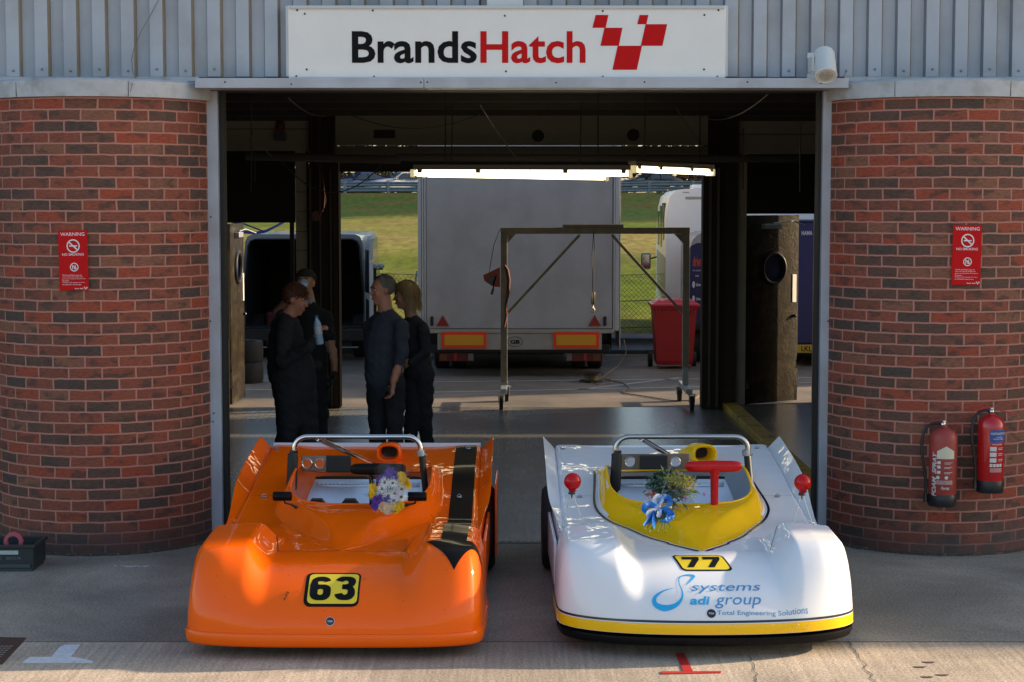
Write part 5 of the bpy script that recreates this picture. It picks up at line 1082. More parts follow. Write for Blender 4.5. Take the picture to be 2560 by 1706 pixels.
# older man in a navy sweatshirt, turned to the left
T = person('older man with short grey hair in navy sweatshirt, standing with a glove in his hand', 965, 15.2)
hc = AT(T, 955, 728, 15.2); hp_, P = headprims(hc, -152, 4, 1.02)
q = lambda u, v, dy=0: tuple(AT(T, u, v, 15.2, dy))
pr = hp_+[('skin', tuple(Vector(hc)+Vector((.015, 0, -.06))), .060, q(965, 790), .064)]
pr += [('top', q(966, 786, 0), .070, q(932, 812, .08), .064), ('top', q(966, 786, 0), .070, q(1000, 818, -.06), .070), ('top', q(966, 820), .135, q(957, 870), .150, (1.05, .85)), ('top', q(957, 870), .150, q(960, 935), .150, (1.05, .85)), ('top', q(958, 940), .155, q(968, 960), .150, (1.02, .85)),
       ('top', q(1004, 818, -.10), .068, q(1006, 880, -.16), .056), ('top', q(1006, 880, -.16), .055, q(997, 905, -.17), .050), ('skin', q(998, 905, -.17), .040, q(984, 955, -.20), .027),
       ('top', q(925, 815, .12), .062, q(925, 885, .16), .052), ('skin', q(925, 885, .16), .04, q(920, 940, .12), .03)]
pr += hand(q(983, 957, -.20), (-.18, -.1, -1), (-.9, -.4, 0), 1.0, 28)
pr += legs(q(945, 965, .05), q(985, 965, -.04), q(944, 1075, .03), q(988, 1078, -.05), q(946, 1190, .06), q(990, 1195, 0), -170, 'leg', .105)
body(T, pr, dict(skin=SKINR, top=NAVYC, leg=TROU, shoe=SHOE)); eyes(T, P)
GH = mat('grey_hair', (.13, .115, .10), .7, var=.2, vs=40)
cap_shell(T, P, GH, grow=1.0, front=.122, back=-.045, side=.0); tuft(T, P, GH, lambda d: (1 if (d.x < .25 and d.z > -.75) else 0), 3200, .030, 3, th=.002)
mb = MB()
for k in range(5): a = Vector(q(962+k*3, 972+3*math.sin(k*2), -.23+.012*k)); mb.tube([a+Vector((-.03, 0, .012)), a+Vector((0, -.008, .0)), a+Vector((.03, .0, -.012)), a+Vector((.035, 0, -.05))], [.010, .013, .012, .009], 7)
g = mb.out('held_glove', mat('black_glove', (.012, .012, .013), .7), T, 60)

# woman with blond hair
T = person('woman with blond shoulder length hair in dark navy top behind the older man', 1035, 15.65)
hc = AT(T, 1012, 740, 15.65); hp_, P = headprims(hc, -165, 8, .96); q = lambda u, v, dy=0: tuple(AT(T, u, v, 15.65, dy))
pr = hp_+[('skin', tuple(Vector(hc)+Vector((.02, 0, -.05))), .048, q(1030, 795), .055)]
pr += [('top', q(1030, 800, 0), .060, q(1012, 818, .08), .055), ('top', q(1030, 800, 0), .060, q(1054, 820, -.06), .058), ('top', q(1036, 825), .112, q(1040, 880), .118, (1, .85)), ('top', q(1040, 880), .118, q(1046, 925), .125, (1, .9)), ('top', q(1058, 820, -.09), .056, q(1064, 880, -.13), .046), ('top', q(1064, 880, -.13), .044, q(1030, 905, -.2), .036), ('top', q(1015, 820, .1), .05, q(1008, 885, .12), .04), ('top', q(1008, 885, .12), .04, q(985, 905, .05), .03)]
pr += hand(q(1028, 906, -.2), (-1, 0, .1), (0, 1, 0), .9, 30)
pr += legs(q(1035, 935, .03), q(1060, 935, -.03), q(1030, 1055, .0), q(1062, 1060, .05), q(1020, 1180, -.02), q(1078, 1178, .2), -175, 'leg', .092)
body(T, pr, dict(skin=SKIN, top=mat('dark_navy_top', (.014, .015, .020), .9, var=.15, vs=12, bump=.4, bs=25), leg=TROU, shoe=SHOE)); eyes(T, P)
BH = mat('blond_hair', (.21, .125, .045), .6, var=.35, vs=60); cap_shell(T, P, BH, grow=1.08, front=.07, back=-.10, side=-.05); tuft(T, P, BH, lambda d: (1 if d.x < .45 else .35 if d.z > .3 else 0), 2600, .075, 5, down=1.2, th=.003)
mb = MB(); rd = random.Random(3)
for k in range(420):
    a = rd.uniform(1.2, 5.08); r = .088; x0, y0_ = -.02+r*1.08*math.cos(a), r*.95*math.sin(a); z0 = rd.uniform(-.02, .06); L_ = rd.uniform(.10, .17); kx = rd.uniform(-.03, .01)
    s_ = Vector((-math.sin(a), math.cos(a), 0))*.005; A = Vector((x0, y0_, z0)); B = Vector((x0*1.12, y0_*1.12, z0-L_*.5)); C_ = Vector((x0*1.10+kx, y0_*1.15, z0-L_)); mb.add([P(*(A+s_)), P(*(A-s_)), P(*(B-s_)), P(*(B+s_)), P(*C_)], [(0, 1, 2, 3), (3, 2, 4)])
mb.out('hair_lengths', BH, T)

# man in a dark cap drinking, behind the young man
T = person('man in dark knitted cap and black polo shirt drinking from a bottle', 775, 15.7)
hc = AT(T, 762, 712, 15.7); hp_, P = headprims(hc, -98, -14, 1.0); q = lambda u, v, dy=0: tuple(AT(T, u, v, 15.7, dy))
pr = hp_+[('skin', tuple(Vector(hc)+Vector((.01, .02, -.06))), .058, q(773, 768), .062)]
pr += [('top', q(773, 768), .068, q(737, 796), .060), ('top', q(773, 768), .068, q(810, 796), .062), ('top', q(775, 805), .130, q(775, 870), .135, (1.1, .8)), ('top', q(775, 870), .135, q(775, 935), .14, (1.1, .8)), ('top', q(815, 795), .066, q(822, 842, -.02), .058), ('skin', q(822, 842, -.02), .045, q(834, 890, -.04), .034), ('skin', q(834, 890, -.04), .036, q(836, 925, -.06), .028),
       ('top', q(736, 795, 0), .062, q(715, 800, -.05), .056), ('skin', q(712, 800, -.05), .042, q(692, 778, -.1), .038), ('skin', q(692, 778, -.1), .038, q(735, 735, -.22), .028)]
pr += hand(q(736, 734, -.22), (.75, -.2, .55), (.2, 1, .2), 1.0, 40)
pr += hand(q(836, 927, -.06), (-.1, -.1, -1), (-1, 0, 0), 1.08, 30, 'glove')
pr += legs(q(755, 955), q(797, 955), q(752, 1070), q(800, 1070, 0), q(750, 1175), q(803, 1175), -95, 'leg', .10)
body(T, pr, dict(skin=SKIN, top=mat('black_polo', (.009, .009, .011), .9, bump=.4, bs=20), leg=TROU, shoe=SHOE, glove=mat('work_glove', (.008, .008, .008), .7))); eyes(T, P)
cap_shell(T, P, mat('knitted_cap', (.020, .020, .021), .95, bump=.6, bs=60), grow=1.12, front=.052, back=-.02, side=.03, name='knitted_cap')
mb = MB(); a = Vector(q(773, 752, -.085)); mb.add([a+Vector((-.05, .0, .0)), a+Vector((.0, -.02, -.035)), a+Vector((.004, -.015, .01)), a+Vector((-.03, .01, .03))], [(0, 1, 2, 3)]); mb.add([a+Vector((.006, -.015, .01)), a+Vector((.012, -.02, -.03)), a+Vector((.045, .0, .0)), a+Vector((.03, .01, .03))], [(0, 1, 2, 3)]); mb.out('white_collar', mat('collar_white', (.30, .31, .34), .8), T)
bb_ = at(761, 707, 15.38); bottle('clear water bottle raised to the mouth of the man in the cap', bb_, Vector(P(.09, 0, -.055))+Vector(T.location)-bb_, .034, .22, '')

# young red-haired man in black coverall, looking down at his bottle
T = person('young man with red hair in black coverall looking down with a bottle in his hand', 735, 15.0)
hc = AT(T, 739, 752, 15.0); hp_, P = headprims(hc, -12, 16, 1.02); q = lambda u, v, dy=0: tuple(AT(T, u, v, 15.0, dy))
pr = hp_+[('skin', tuple(Vector(hc)+Vector((-.02, 0, -.05))), .056, q(718, 800), .06)]
pr += [('top', q(716, 800, 0), .07, q(706, 816, .14), .062), ('top', q(716, 800, 0), .07, q(708, 818, -.14), .066), ('top', q(714, 822), .125, q(718, 875), .150, (1.05, .95)), ('top', q(718, 875), .155, q(730, 935), .180, (1.12, .85)), ('top', q(732, 935), .175, q(734, 975), .165, (1.12, .85)), ('top', q(705, 788), .05, q(728, 796), .048),
       ('top', q(712, 822, -.15), .075, q(706, 905, -.20), .060), ('top', q(706, 905, -.20), .060, q(770, 868, -.28), .048), ('top', q(770, 868, -.28), .046, q(786, 852, -.28), .038), ('skin', q(786, 852, -.28), .030, q(790, 846, -.28), .027),
       ('top', q(712, 822, .15), .07, q(740, 900, .2), .055), ('top', q(740, 900, .2), .055, q(790, 915, .1), .045)]
pr += hand(q(789, 846, -.28), (.45, -.1, .8), (.8, .35, -.5), 1.0, 52)
pr += legs(q(722, 985, -.03), q(755, 985, .05), q(718, 1085, -.06), q(772, 1085, .05), q(690, 1200, .05), q(776, 1190, -.10), -10, 'leg', .125)
body(T, pr, dict(skin=SKINR, top=BLKC, leg=BLKC, shoe=SHOE)); eyes(T, P)
RH = mat('red_hair', (.10, .030, .012), .65, var=.35, vs=60); cap_shell(T, P, RH, grow=1.04, front=.085, back=-.05, side=.02); tuft(T, P, RH, lambda d: (1 if (d.z > .15 or (d.x < .1 and d.z > -.75)) else 0), 4200, .045, 9, th=.0022)
bottle('clear water bottle held upright by the young red-haired man', at(800, 862, 14.70), (-.12, -.05, 1), .032, .235, '')

# ---------------------------------------------------------------- gantry hoist
GY = 21.45; GT = thing('engine_hoist', 'tall grey steel gantry hoist on castors at the rear doorway', 'hoist', (at(1487, 900, GY).x, GY, 0)); g0 = Vector(GT.location)
STL = mat('hoist_steel', (.26, .23, .185), .55, .3, var=.2, vs=10); GLV2 = mat('hoist_galvanised', (.36, .37, .37), .45, .6, var=.15)
def gp(u, v, dy=0): return at(u, v, GY+dy)-g0
xl, xr = gp(1260, 700).x, gp(1715, 700).x; zt = gp(1500, 569).z; zbm = gp(1500, 585).z
mb = MB(); mb.bb((xl-.040, -.04, zbm), (xr+.040, .04, zt), .004); mb.bb((gp(1407, 560).x, -.05, zt+.001), (gp(1559, 560).x, .05, zt+.037), .003); mb.out('beam', STL, GT)
for x, s_ in ((xl, 1), (xr, -1)):
    mb = MB(); mb.bb((x-.038, -.038, .45 if s_ < 0 else .22), (x+.038, .038, zbm-.001), .004); mb.out('post', STL, GT)
    mb = MB(); mb.prism([(x+s_*.039, zbm-.002), (x+s_*.14, zbm-.002), (x+s_*.039, zbm-.11)], lambda a, b, h: (a, h, b), -.02, .02); mb.out('gusset', STL, GT)
    mb = MB(); mb.bb((x-.036, -.50, .183), (x+.036, .50, .24), .004); (mb.bb((x-.033, -.033, .241), (x+.033, .033, .60), .003) if s_ < 0 else mb.bb((x-.045, -.045, .241), (x+.045, .045, .27), .003)); mb.out('foot_beam', GLV2, GT)
    for dy in (-.46, .46):
        mb = MB(); c = Vector((x+(-.03 if dy < 0 else .03)*s_, dy-.05, .082)); mb.cyl(c+Vector((-.022, 0, 0)), c+Vector((.022, 0, 0)), .081, n=24); ca = mb.out('castor', RUB, GT, 40)
        mb = MB(); mb.bb(c+Vector((-.034, -.02, .0)), c+Vector((-.026, .05, .095)), .002); mb.bb(c+Vector((.026, -.02, .0)), c+Vector((.034, .05, .095)), .002); mb.bb(c+Vector((-.045, -.03, .090)), c+Vector((.045, .07, .10)), .002); mb.out('castor_fork', GLV2, ca)
for (a, b) in (((1270, 782), (1449, 588)), ((1706, 782), (1530, 588))):
    p, q_ = gp(*a), gp(*b); d = (q_-p); M = Matrix.Translation(p) @ d.to_track_quat('Z', 'X').to_matrix().to_4x4(); mb = MB(); mb.bb((-.016, -.022, 0), (.016, .022, d.length), .003, M); mb.out('brace', STL, GT)
mb = MB(); mb.prism([(gp(1208, 688).x, gp(1208, 688).z), (gp(1250, 668).x, gp(0, 668).z), (gp(1250, 718).x, gp(0, 718).z), (gp(1232, 716).x, gp(0, 716).z), (gp(1211, 702).x, gp(0, 702).z)], lambda a, b, h: (a, h, b), -.07, .05); wn = mb.out('winch', mat('winch_orange', (.42, .065, .02), .5, var=.1), GT)
mb = MB(); mb.cyl(gp(1228, 700, -.09), gp(1228, 700, .06), .045, n=20); mb.out('drum', mat('drum_grey', (.10, .10, .11), .5), wn, 40).matrix_local = Matrix.Identity(4)
mb = MB(); mb.tube([gp(1240, 690, -.10), gp(1235, 705, -.11), gp(1233, 725, -.11)], .009, 8); mb.tube([gp(1233, 722, -.11), gp(1229, 737, -.12)], .017, 10); mb.out('crank', BLACKP, wn, 40)
mb = MB(); mb.tube([gp(1250, 573, -.05), gp(1235, 612, -.05), gp(1223, 680, -.05)], .004, 5); mb.tube([gp(1484, 577, -.05), gp(1487, 640, -.05), gp(1483, 735, -.05)], .004, 5); mb.tube([gp(1484, 577, -.05), gp(1480, 640, -.05), gp(1482, 735, -.05)], .004, 5); mb.out_each('wire_rope', mat('rope_steel', (.16, .15, .14), .4, .6), GT)
mb = MB(); mb.bb(gp(1477, 762, -.07), gp(1487, 730, -.03), .005); a = gp(1482, 762, -.05); mb.tube([a, a+Vector((0, 0, -.03)), a+Vector((.018, 0, -.06)), a+Vector((.010, 0, -.09)), a+Vector((-.012, 0, -.092)), a+Vector((-.018, 0, -.07))], [.007, .008, .011, .011, .009, .005], 10); mb.out('hook', mat('hook_steel', (.40, .34, .24), .35, .8), GT, 50)
mb = MB(); P = [gp(1261, 664, -.05), gp(1268, 675, -.055), gp(1272, 700, -.055), gp(1270, 735, -.055), gp(1264, 765, -.055), gp(1266, 790, -.055), gp(1260, 818, -.055)]; mb.tube(P, [.014, .02, .021, .02, .012, .016, .012], 8); mb.out('lifting_strap', mat('strap_brown', (.14, .05, .032), .8, var=.2, vs=40), GT, 60)
# ---------------------------------------------------------------- truck
TY = 24.9; BT = thing('box_truck', 'large grey box truck parked tail on, with hazard plates and red triangles', 'truck', (at(1300, 900, TY).x, TY, 0)); t0 = Vector(BT.location)
def tp(u, v, dy=0): return at(u, v, TY+dy)-t0
TB = mat('truck_panel', (.43, .41, .40), .5, var=.05, vs=3, col2=(.38, .36, .35), c2s=2); TB2 = mat('truck_frame', (.50, .49, .48), .45, var=.05); TG = mat('truck_dirty_panel', (.38, .34, .29), .6, var=.12, vs=6)
xL, xR = tp(1045, 600).x, tp(1548, 600).x; z0 = tp(1300, 823).z; z1 = 3.45
mb = MB(); mb.box((xL+.03, .02, z0), (xR-.01, 8.0, z1)); mb.out('body', TB, BT)
mb = MB(); mb.bb((tp(1066, 600).x, -.02, z0+.01), (tp(1531, 600).x, .019, z1-.03), .004); td = mb.out('tail_door', TB, BT)
mb = MB()
for u0, u1 in ((1045, 1053), (1054.5, 1059), (1060.5, 1064.5), (1533.5, 1537), (1538, 1548)): mb.bb((tp(u0, 600).x, -.03, z0-.02), (tp(u1, 600).x, .018, z1), .003)
mb.out_each('door_post', TB2, BT)
mb = MB(); mb.bb((tp(1549.5, 600).x, -.02, tp(0, 872).z), (tp(1551.5, 600).x, 1.0, z1), .002); mb.out('side_rail', TB2, BT)
mb = MB(); mb.bb((tp(1072, 800).x, -.05, z0-.055), (tp(1533, 800).x, .03, z0-.003), .006); mb.out('sill', TG, BT)
mb = MB(); mb.bb((tp(1094, 850).x, -.04, tp(0, 874).z), (tp(1504, 850).x, -.02, z0-.058), .003); pn = mb.out('rear_panel', TG, BT)
HZR = mat('hazard_red', (.95, .06, .01), .5); HZY = mat('hazard_yellow', (.80, .34, .015), .5)
for u0, u1 in ((1104, 1216), (1383, 1497)):
    mb = MB(); mb.bb((tp(u0, 850).x, -.056, tp(0, 870.5).z), (tp(u1, 850).x, -.042, tp(0, 829.5).z), .002); hp_ = mb.out('hazard_plate', HZR, BT)
    mb = MB(); mb.bb((tp(u0+7.5, 850).x, -.060, tp(0, 863).z), (tp(u1-7.5, 850).x, -.0565, tp(0, 837).z), .002); mb.out('yellow_field', HZY, hp_)
for uc in (1107, 1486.5):
    mb = MB(); mb.prism([(tp(uc-16, 815).x, tp(0, 815.5).z), (tp(uc+16, 815).x, tp(0, 815.5).z), (tp(uc, 788).x, tp(0, 788).z)], lambda a, b, h: (a, h, b), -.034, -.022); mb.out('warning_triangle', mat('reflector_red', (.30, .012, .012), .3) if uc < 1200 else bpy.data.materials['reflector_red'], BT)
for uc in (1080, 1512): mb = MB(); mb.bb((tp(uc-4, 800).x, -.045, tp(0, 815).z), (tp(uc+4, 800).x, -.022, tp(0, 791).z), .01); mb.out('rubber_buffer', BLACKP, BT)
cgb = tp(1287.5, 855, -.044); gm = lambda a, b: (cgb.x+a, -.0435, cgb.z+b)
V, F = ringm(.098, .104, 36, .064, .070); decal('country_oval', (V, F), gm, SIGNK, BT); decal('lettering', tmesh('GB', h=.055, w=.13, off=.035), gm, SIGNK, BT)
for u0, sg in ((1098, 1), (1502, -1)):
    mb = MB(); z_a, z_b = tp(0, 904).z, tp(0, 882).z; w_ = .47; xa = tp(u0, 890).x
    T_ = thing('x', None, None); bpy.data.objects.remove(T_)
    lc = MB(); lc.bb((min(xa, xa+sg*w_), .0, z_a), (max(xa, xa+sg*w_), .06, z_b), .006); tl = lc.out('tail_light', mat('tail_red', (.10, .005, .005), .3) if sg > 0 else bpy.data.materials['tail_red'], BT)
    for f0, f1, c, nm in ((.02, .22, (.16, .04, .01), 'indicator'), (.42, .50, (.45, .01, .01), 'reflector'), (.84, .99, (.16, .15, .14), 'reverse_light')):
        m_ = bpy.data.materials.get(nm) or mat(nm, c, .3); q_ = MB(); q_.bb((min(xa+sg*w_*f0, xa+sg*w_*f1), -.008, z_a+.01), (max(xa+sg*w_*f0, xa+sg*w_*f1), -.001, z_b-.01), .003); q_.out(nm, m_, tl)
mb = MB(); mb.box((xL+.15, .1, .50), (xR-.15, 7.5, .60)); mb.box((-.45, .3, .35), (.45, 7.5, .50)); mb.out_each('chassis', BLACK, BT)
mb = MB(); mb.bb((xL+.1, -.03, .33), (xR-.12, .05, .44), .01); mb.out('underrun_bar', mat('underrun_black', (.010, .010, .010), .7), BT)
for x in (xL+.16, xR-.62):
    for dx in (0, .25): wheel(BT, 'wheel', x+dx, x+dx+.21, 1.4, .48)
mb = MB(); mb.box((xL+.05, .9, .30), (xL+.75, .92, .9)); mb.box((xR-.75, .9, .30), (xR-.05, .92, .9)); mb.out_each('mudguard', BLACK, BT)
# cable lying by the truck
mb = MB(); P = [atz(1562, 845, .25)]; P = [at(1560, 850, 25.2), at(1566, 880, 25.1), at(1545, 915, 25.0), atz(1500, 948, .01), atz(1478, 956, .01), atz(1495, 962, .01), atz(1530, 958, .01), atz(1528, 950, .01), atz(1505, 947, .01)]
Q = P+[atz(1560, 958, .01), atz(1575, 972, .01), atz(1556, 978, .01), atz(1565, 984, .01), atz(1620, 992, .01), atz(1680, 1002, .01), atz(1730, 1002, .012), atz(1748, 990, .012)]
mb.tube(Q, .007, 6); tag(mb.out('extension_cable', mat('yellow_cable', (.17, .12, .05), .6)), 'thin yellowish cable trailing over the yard from the truck to the right column', 'cable')
RL = thing('cable_drum', 'dark drum with coiled yellow cable lying behind the right corner of the truck', 'cable drum', atz(1478, 955)); mb = MB(); mb.cyl((0, 0, .0), (0, 0, .02), .16, n=24); mb.cyl((0, 0, .1), (0, 0, .12), .16, n=24); mb.out('flange', BLACKP, RL, 40); mb = MB(); [mb.tube([(.09*math.cos(2*math.pi*k/20+j), .09*math.sin(2*math.pi*k/20+j), .03+.014*j) for k in range(20)], .009, 6, closed=True) for j in range(5)]; mb.out('coil', bpy.data.materials['yellow_cable'], RL, 60)

# ---------------------------------------------------------------- van with open rear doors
VY = 27.3; VN = thing('panel_van', 'silver panel van with rear doors open and a dark load space', 'van', (at(762, 900, VY).x, VY, 0)); v0_ = Vector(VN.location)
def vp(u, v, dy=0): return at(u, v, VY+dy)-v0_
VM = mat('silver_van_paint', (.50, .51, .54), .3, coat=.6, var=.03); hwv = .93; ht = vp(0, 586).z; zb = vp(0, 868).z
def arch_poly(w_, z_a, z_b, ins, r=.20): # front view outline, tumblehome
    return [(-w_, z_a), (w_, z_a), (w_, z_a+.5), (w_-ins*.5, z_b-.45), (w_-ins, z_b-r), (w_-ins-r*.35, z_b-r*.3), (w_-ins-r, z_b), (-(w_-ins-r), z_b), (-(w_-ins-r*.35-0)+0, z_b-r*.3), (-(w_-ins), z_b-r), (-(w_-ins*.5), z_b-.45), (-w_, z_a+.5)]
A = arch_poly(hwv, .45, ht, .06, .11); B = arch_poly(hwv-.055, .52, ht-.075, .06, .10); n = len(A)
mb = MB(); V = []
for P_, y in ((A, 0), (A, 3.0), ([(a*.95, b if b < 1.2 else b*.93) for a, b in A], 3.6), ([(a*.9, min(b, 1.15)) for a, b in A], 4.3), ([(a*.85, min(b, .9)) for a, b in A], 5.0)): V += [(a, y, b) for a, b in P_]
F = [(j*n+k, j*n+(k+1) % n, (j+1)*n+(k+1) % n, (j+1)*n+k) for j in range(4) for k in range(n)]+[tuple(range(4*n, 5*n))]
V += [(a, 0, b) for a, b in B]; F += [(k, (k+1) % n, 5*n+(k+1) % n, 5*n+k) for k in range(n)]; mb.add(V, F); mb.out('body', mat('van_body_grey', (.20, .215, .24), .3, coat=.6), VN, 40)
mb = MB(); V = [(a, .001, b) for a, b in B]+[(a*.97, 2.4, b) for a, b in B]; mb.add(V, [(k, n+k, n+(k+1) % n, (k+1) % n) for k in range(n)]+[tuple(range(n, 2*n))]); mb.out('load_space', mat('van_interior', (.012, .012, .013), .9), VN)
mb = MB(); mb.tube([(a*1.01, -.012, b) for a, b in B], .014, 6, closed=True); mb.out('dark_edge_strip', BLACK, VN, 60)  # rubber seal round the open rear of the van
mb = MB(); mb.bb((-hwv, -.10, .30), (hwv, .15, .50), .03); mb.out('bumper', mat('bumper_black', (.012, .012, .013), .6), VN)
mb = MB(); mb.bb((-.80, -.03, zb-.012), (.80, .01, zb+.006), .004); mb.out('tread_plate', GALV, VN)
for s_ in (-1, 1):
    M = Matrix.Translation((s_*(hwv-.0), -.01, 0)) @ Matrix.Rotation(R_(-78 if s_ < 0 else 258 if False else -103+0), 4, 'Z')
    ang = R_(-97) if s_ < 0 else R_(-80)
    M = Matrix.Translation((s_*(hwv-.01), -.01, 0)) @ Matrix.Rotation(ang, 4, 'Z'); mb = MB()
    pr_ = [(0, .52), (.80, .52), (.80, ht-.30), (.76, ht-.06), (.70, ht-.01), (.10, ht-.02), (.03, ht-.16), (0, ht-.5)]
    mb.prism(pr_, lambda a, b, h: M @ Vector((a, h, b)), -.025, .025); dr_ = mb.out('rear_door', VM, VN, 30)
    sgn = -1 if s_ > 0 else 1
    mb = MB(); mb.prism([(.08, 1.05), (.72, 1.05), (.72, ht-.22), (.14, ht-.22)], lambda a, b, h: M @ Vector((a, h, b)), sgn*-.030 if False else (.0255 if s_ < 0 else -.0295), (.0295 if s_ < 0 else -.0255)); mb.out('door_window', GLASS, dr_)
    mb = MB(); mb.bb((.3, .026 if s_ < 0 else -.034, .60), (.7, .034 if s_ < 0 else -.026, .95), .003, M); mb.out('door_trim', BLACKP, dr_)
for x in (-.88, .66):
    wheel(VN, 'wheel', x, x+.22, .8, .33); wheel(VN, 'wheel', x, x+.22, 4.0, .33)
mb = MB(); mb.bb((-.62, .35, zb), (-.15, .8, zb+.50), .03); tag(o := mb.out('storage_bag', mat('red_bag', (.10, .012, .012), .6)), 'dark red bag standing inside the open van', 'bag'); o.location = VN.location; o.parent = None
TS = 24.15
for k in range(2):
    T = thing('spare_tyre', ('upper' if k else 'lower')+' of the two black tyres stacked by the left rear door', 'tyre', (at(617, 900, TS).x, TS, .28*k), 0, 'tyres stacked behind the left rear door'); mb = MB(); r = .215
    mb.lathe([(r*.62, .03), (r*.7, .005), (r*.94, .0), (r, .04), (r*1.01, .135), (r, .235), (r*.94, .272), (r*.7, .268), (r*.62, .24), (r*.62, .03)], n=40); mb.out('tread', RUB, T, 40); mb = MB(); mb.lathe([(r*.60, .05), (r*.55, .09), (r*.1, .10), (r*.1, .17), (r*.55, .2), (r*.60, .23)], n=30); mb.out('rim', GALV, T, 40)
mb = MB(); P = [at(565, 574, 25), at(600, 580, 25), at(640, 583, 25), at(665, 579, 25), at(690, 566, 25), at(712, 554, 25)]; V = []; F = []
for i, p in enumerate(P): V += [p+Vector((0, 0, .018+.006*(i % 2))), p-Vector((0, .02, .018))]; F += [(2*i-2, 2*i-1, 2*i+1, 2*i)] if i else []
mb.add(V, F); mb.tube([at(580, 556, 24.9), at(610, 560, 24.9), at(662, 580, 24.9)], .012, 6); tag(mb.out('awning_strap', mat('blue_strap', (.01, .03, .18), .5)), 'blue strap and thin strut hanging in front of the van roof', 'strap')
BC = thing('twin_lamp', 'pair of white round lamps on a short dark post beside the van', 'lamp', at(945, 900, 27.0)); bc = Vector(BC.location)
def bp_(u, v, dy=0): return at(u, v, 27+dy)-bc
mb = MB()
for u in (937, 953): mb.sph(bp_(u, 665), .045, 14, 10, (1.15, 1, .85)); mb.cyl(bp_(u, 665, -.05), bp_(u, 665, -.02), .02, n=10)
mb.out_each('lamp_head', mat('white_plastic', (.70, .70, .68), .4), BC, 60); mb = MB(); mb.bb(bp_(926, 675, -.02), bp_(958, 671, .02), .004); mb.bb(bp_(935, 1000), bp_(941, 673, .05), .006); mb.out('post', BLACKP, BC)

# ---------------------------------------------------------------- wheelie bin
BY = 26.3; WB = thing('wheelie_bin', 'red wheelie bin standing behind the right leg of the hoist', 'bin', (at(1683, 900, BY).x, BY, 0)); b0 = Vector(WB.location)
BRD = mat('bin_red', (.34, .012, .016), .45, var=.06); 
def fr(w0, d0, z): return [(-w0, -d0, z), (w0, -d0, z), (w0, d0, z), (-w0, d0, z)]
mb = MB(); V = fr(.245, .25, .06)+fr(.255, .27, .12)+fr(.30, .33, .84)+fr(.315, .345, .86)+fr(.315, .345, .90); mb.add(V, [(4*i+k, 4*i+(k+1) % 4, 4*i+4+(k+1) % 4, 4*i+4+k) for i in range(4) for k in range(4)]+[(3, 2, 1, 0), (16, 17, 18, 19)]); mb.out('body', BRD, WB)
mb = MB(); mb.bb((-.345, -.375, .885), (.345, .36, .935), .018); V = fr(.315, .33, .930)+fr(.26, .27, .975); mb.add(V, [(k, (k+1) % 4, 4+(k+1) % 4, 4+k) for k in range(4)]+[(4, 5, 6, 7)]); mb.bb((-.15, -.2, .972), (.18, .2, .985), .01); mb.sph((-.22, -.2, .965), .03, 10, 6, (1, 1, .8)); mb.out('lid', mat('bin_lid_red', (.44, .020, .028), .4), WB)
mb = MB(); [mb.bb((x, -.345, .78), (x+.02, -.31, .86), .004) for x in (-.28, -.24, .22, .26)]; mb.out_each('lip_rib', BRD, WB)
for x in (-.345, .285): mb = MB(); mb.cyl((x, .22, .105), (x+.06, .22, .105), .105, n=28); mb.out('wheel', RUB, WB, 40)

# ---------------------------------------------------------------- motorhome, trailer, lorry
MY = 28.9; ax_, ay = at(1664, 700, MY).x, MY; MH = thing('motorhome', 'white motorhome with tall flat rear and side mirror, right of the truck', 'motorhome', (ax_, ay, 0), R_(-3)); MW = mat('motorhome_white', (.86, .86, .84), .35, coat=.3, var=.02); MT = mat('motorhome_trim', (.35, .34, .27), .4)
zt = 2.57; mb = MB(); pr_ = [(0, .45), (0, zt-.5), (.015, zt-.3), (.06, zt-.12), (.16, zt-.03), (.30, zt), (2.1, zt), (2.25, zt-.12), (2.3, zt-.3), (2.3, .45)]; n = len(pr_)
V = []; Y_ = [(0, 1), (.06, 1.0), (5.2, 1.0), (5.9, .86)]
for y, k in Y_: V += [((a-1.15)*1+1.15, y, b if y < 5.5 else .45+(b-.45)*.72) for a, b in pr_]
mb.add(V, [(j*n+k, j*n+(k+1) % n, (j+1)*n+(k+1) % n, (j+1)*n+k) for j in range(3) for k in range(n)]+[tuple(range(n)), tuple(range(3*n, 4*n))]); mb.out('body', MW, MH, 30)
mb = MB(); mb.bb((.42, .3, zt), (1.2, 1.2, zt+.07), .02); mb.out('roof_box', MW, MH)
mb = MB(); mb.bb((.30, -.012, zt-.16), (2.1, .0, zt-.12), .004); mb.bb((.26, -.01, zt-.06), (.36, .0, zt-.045), .002); mb.out_each('rear_rail', MT, MH)
for i, (y, z0_, z1_) in enumerate(((.9, 1.75, 2.35), (2.3, 1.6, 2.3), (3.8, 1.6, 2.2))): mb = MB(); mb.bb((-.012, y, z0_), (.02, y+.9, z1_), .004); mb.out('side_window', GLASS, MH)
mb = MB(); mb.bb((-.010, .15, .8), (.0, 5.0, 1.5), .002); mb.out('side_stripe', MT, MH)
mb = MB(); mb.tube([(-.0, 5.1, 1.35), (-.12, 5.05, 1.32)], .015, 8); mb.bb((-.30, 4.98, 1.12), (-.12, 5.06, 1.42), .03); mr_ = mb.out('mirror', BLACKP, MH); mb = MB(); mb.bb((-.285, 4.972, 1.14), (-.135, 4.979, 1.40), .01); mb.out('mirror_glass', mat('mirror_glass', (.5, .55, .58), .05, 1), mr_)
for x in (.05, 2.05): wheel(MH, 'wheel', x, x+.2, 1.5, .33); wheel(MH, 'wheel', x, x+.2, 5.0, .33)
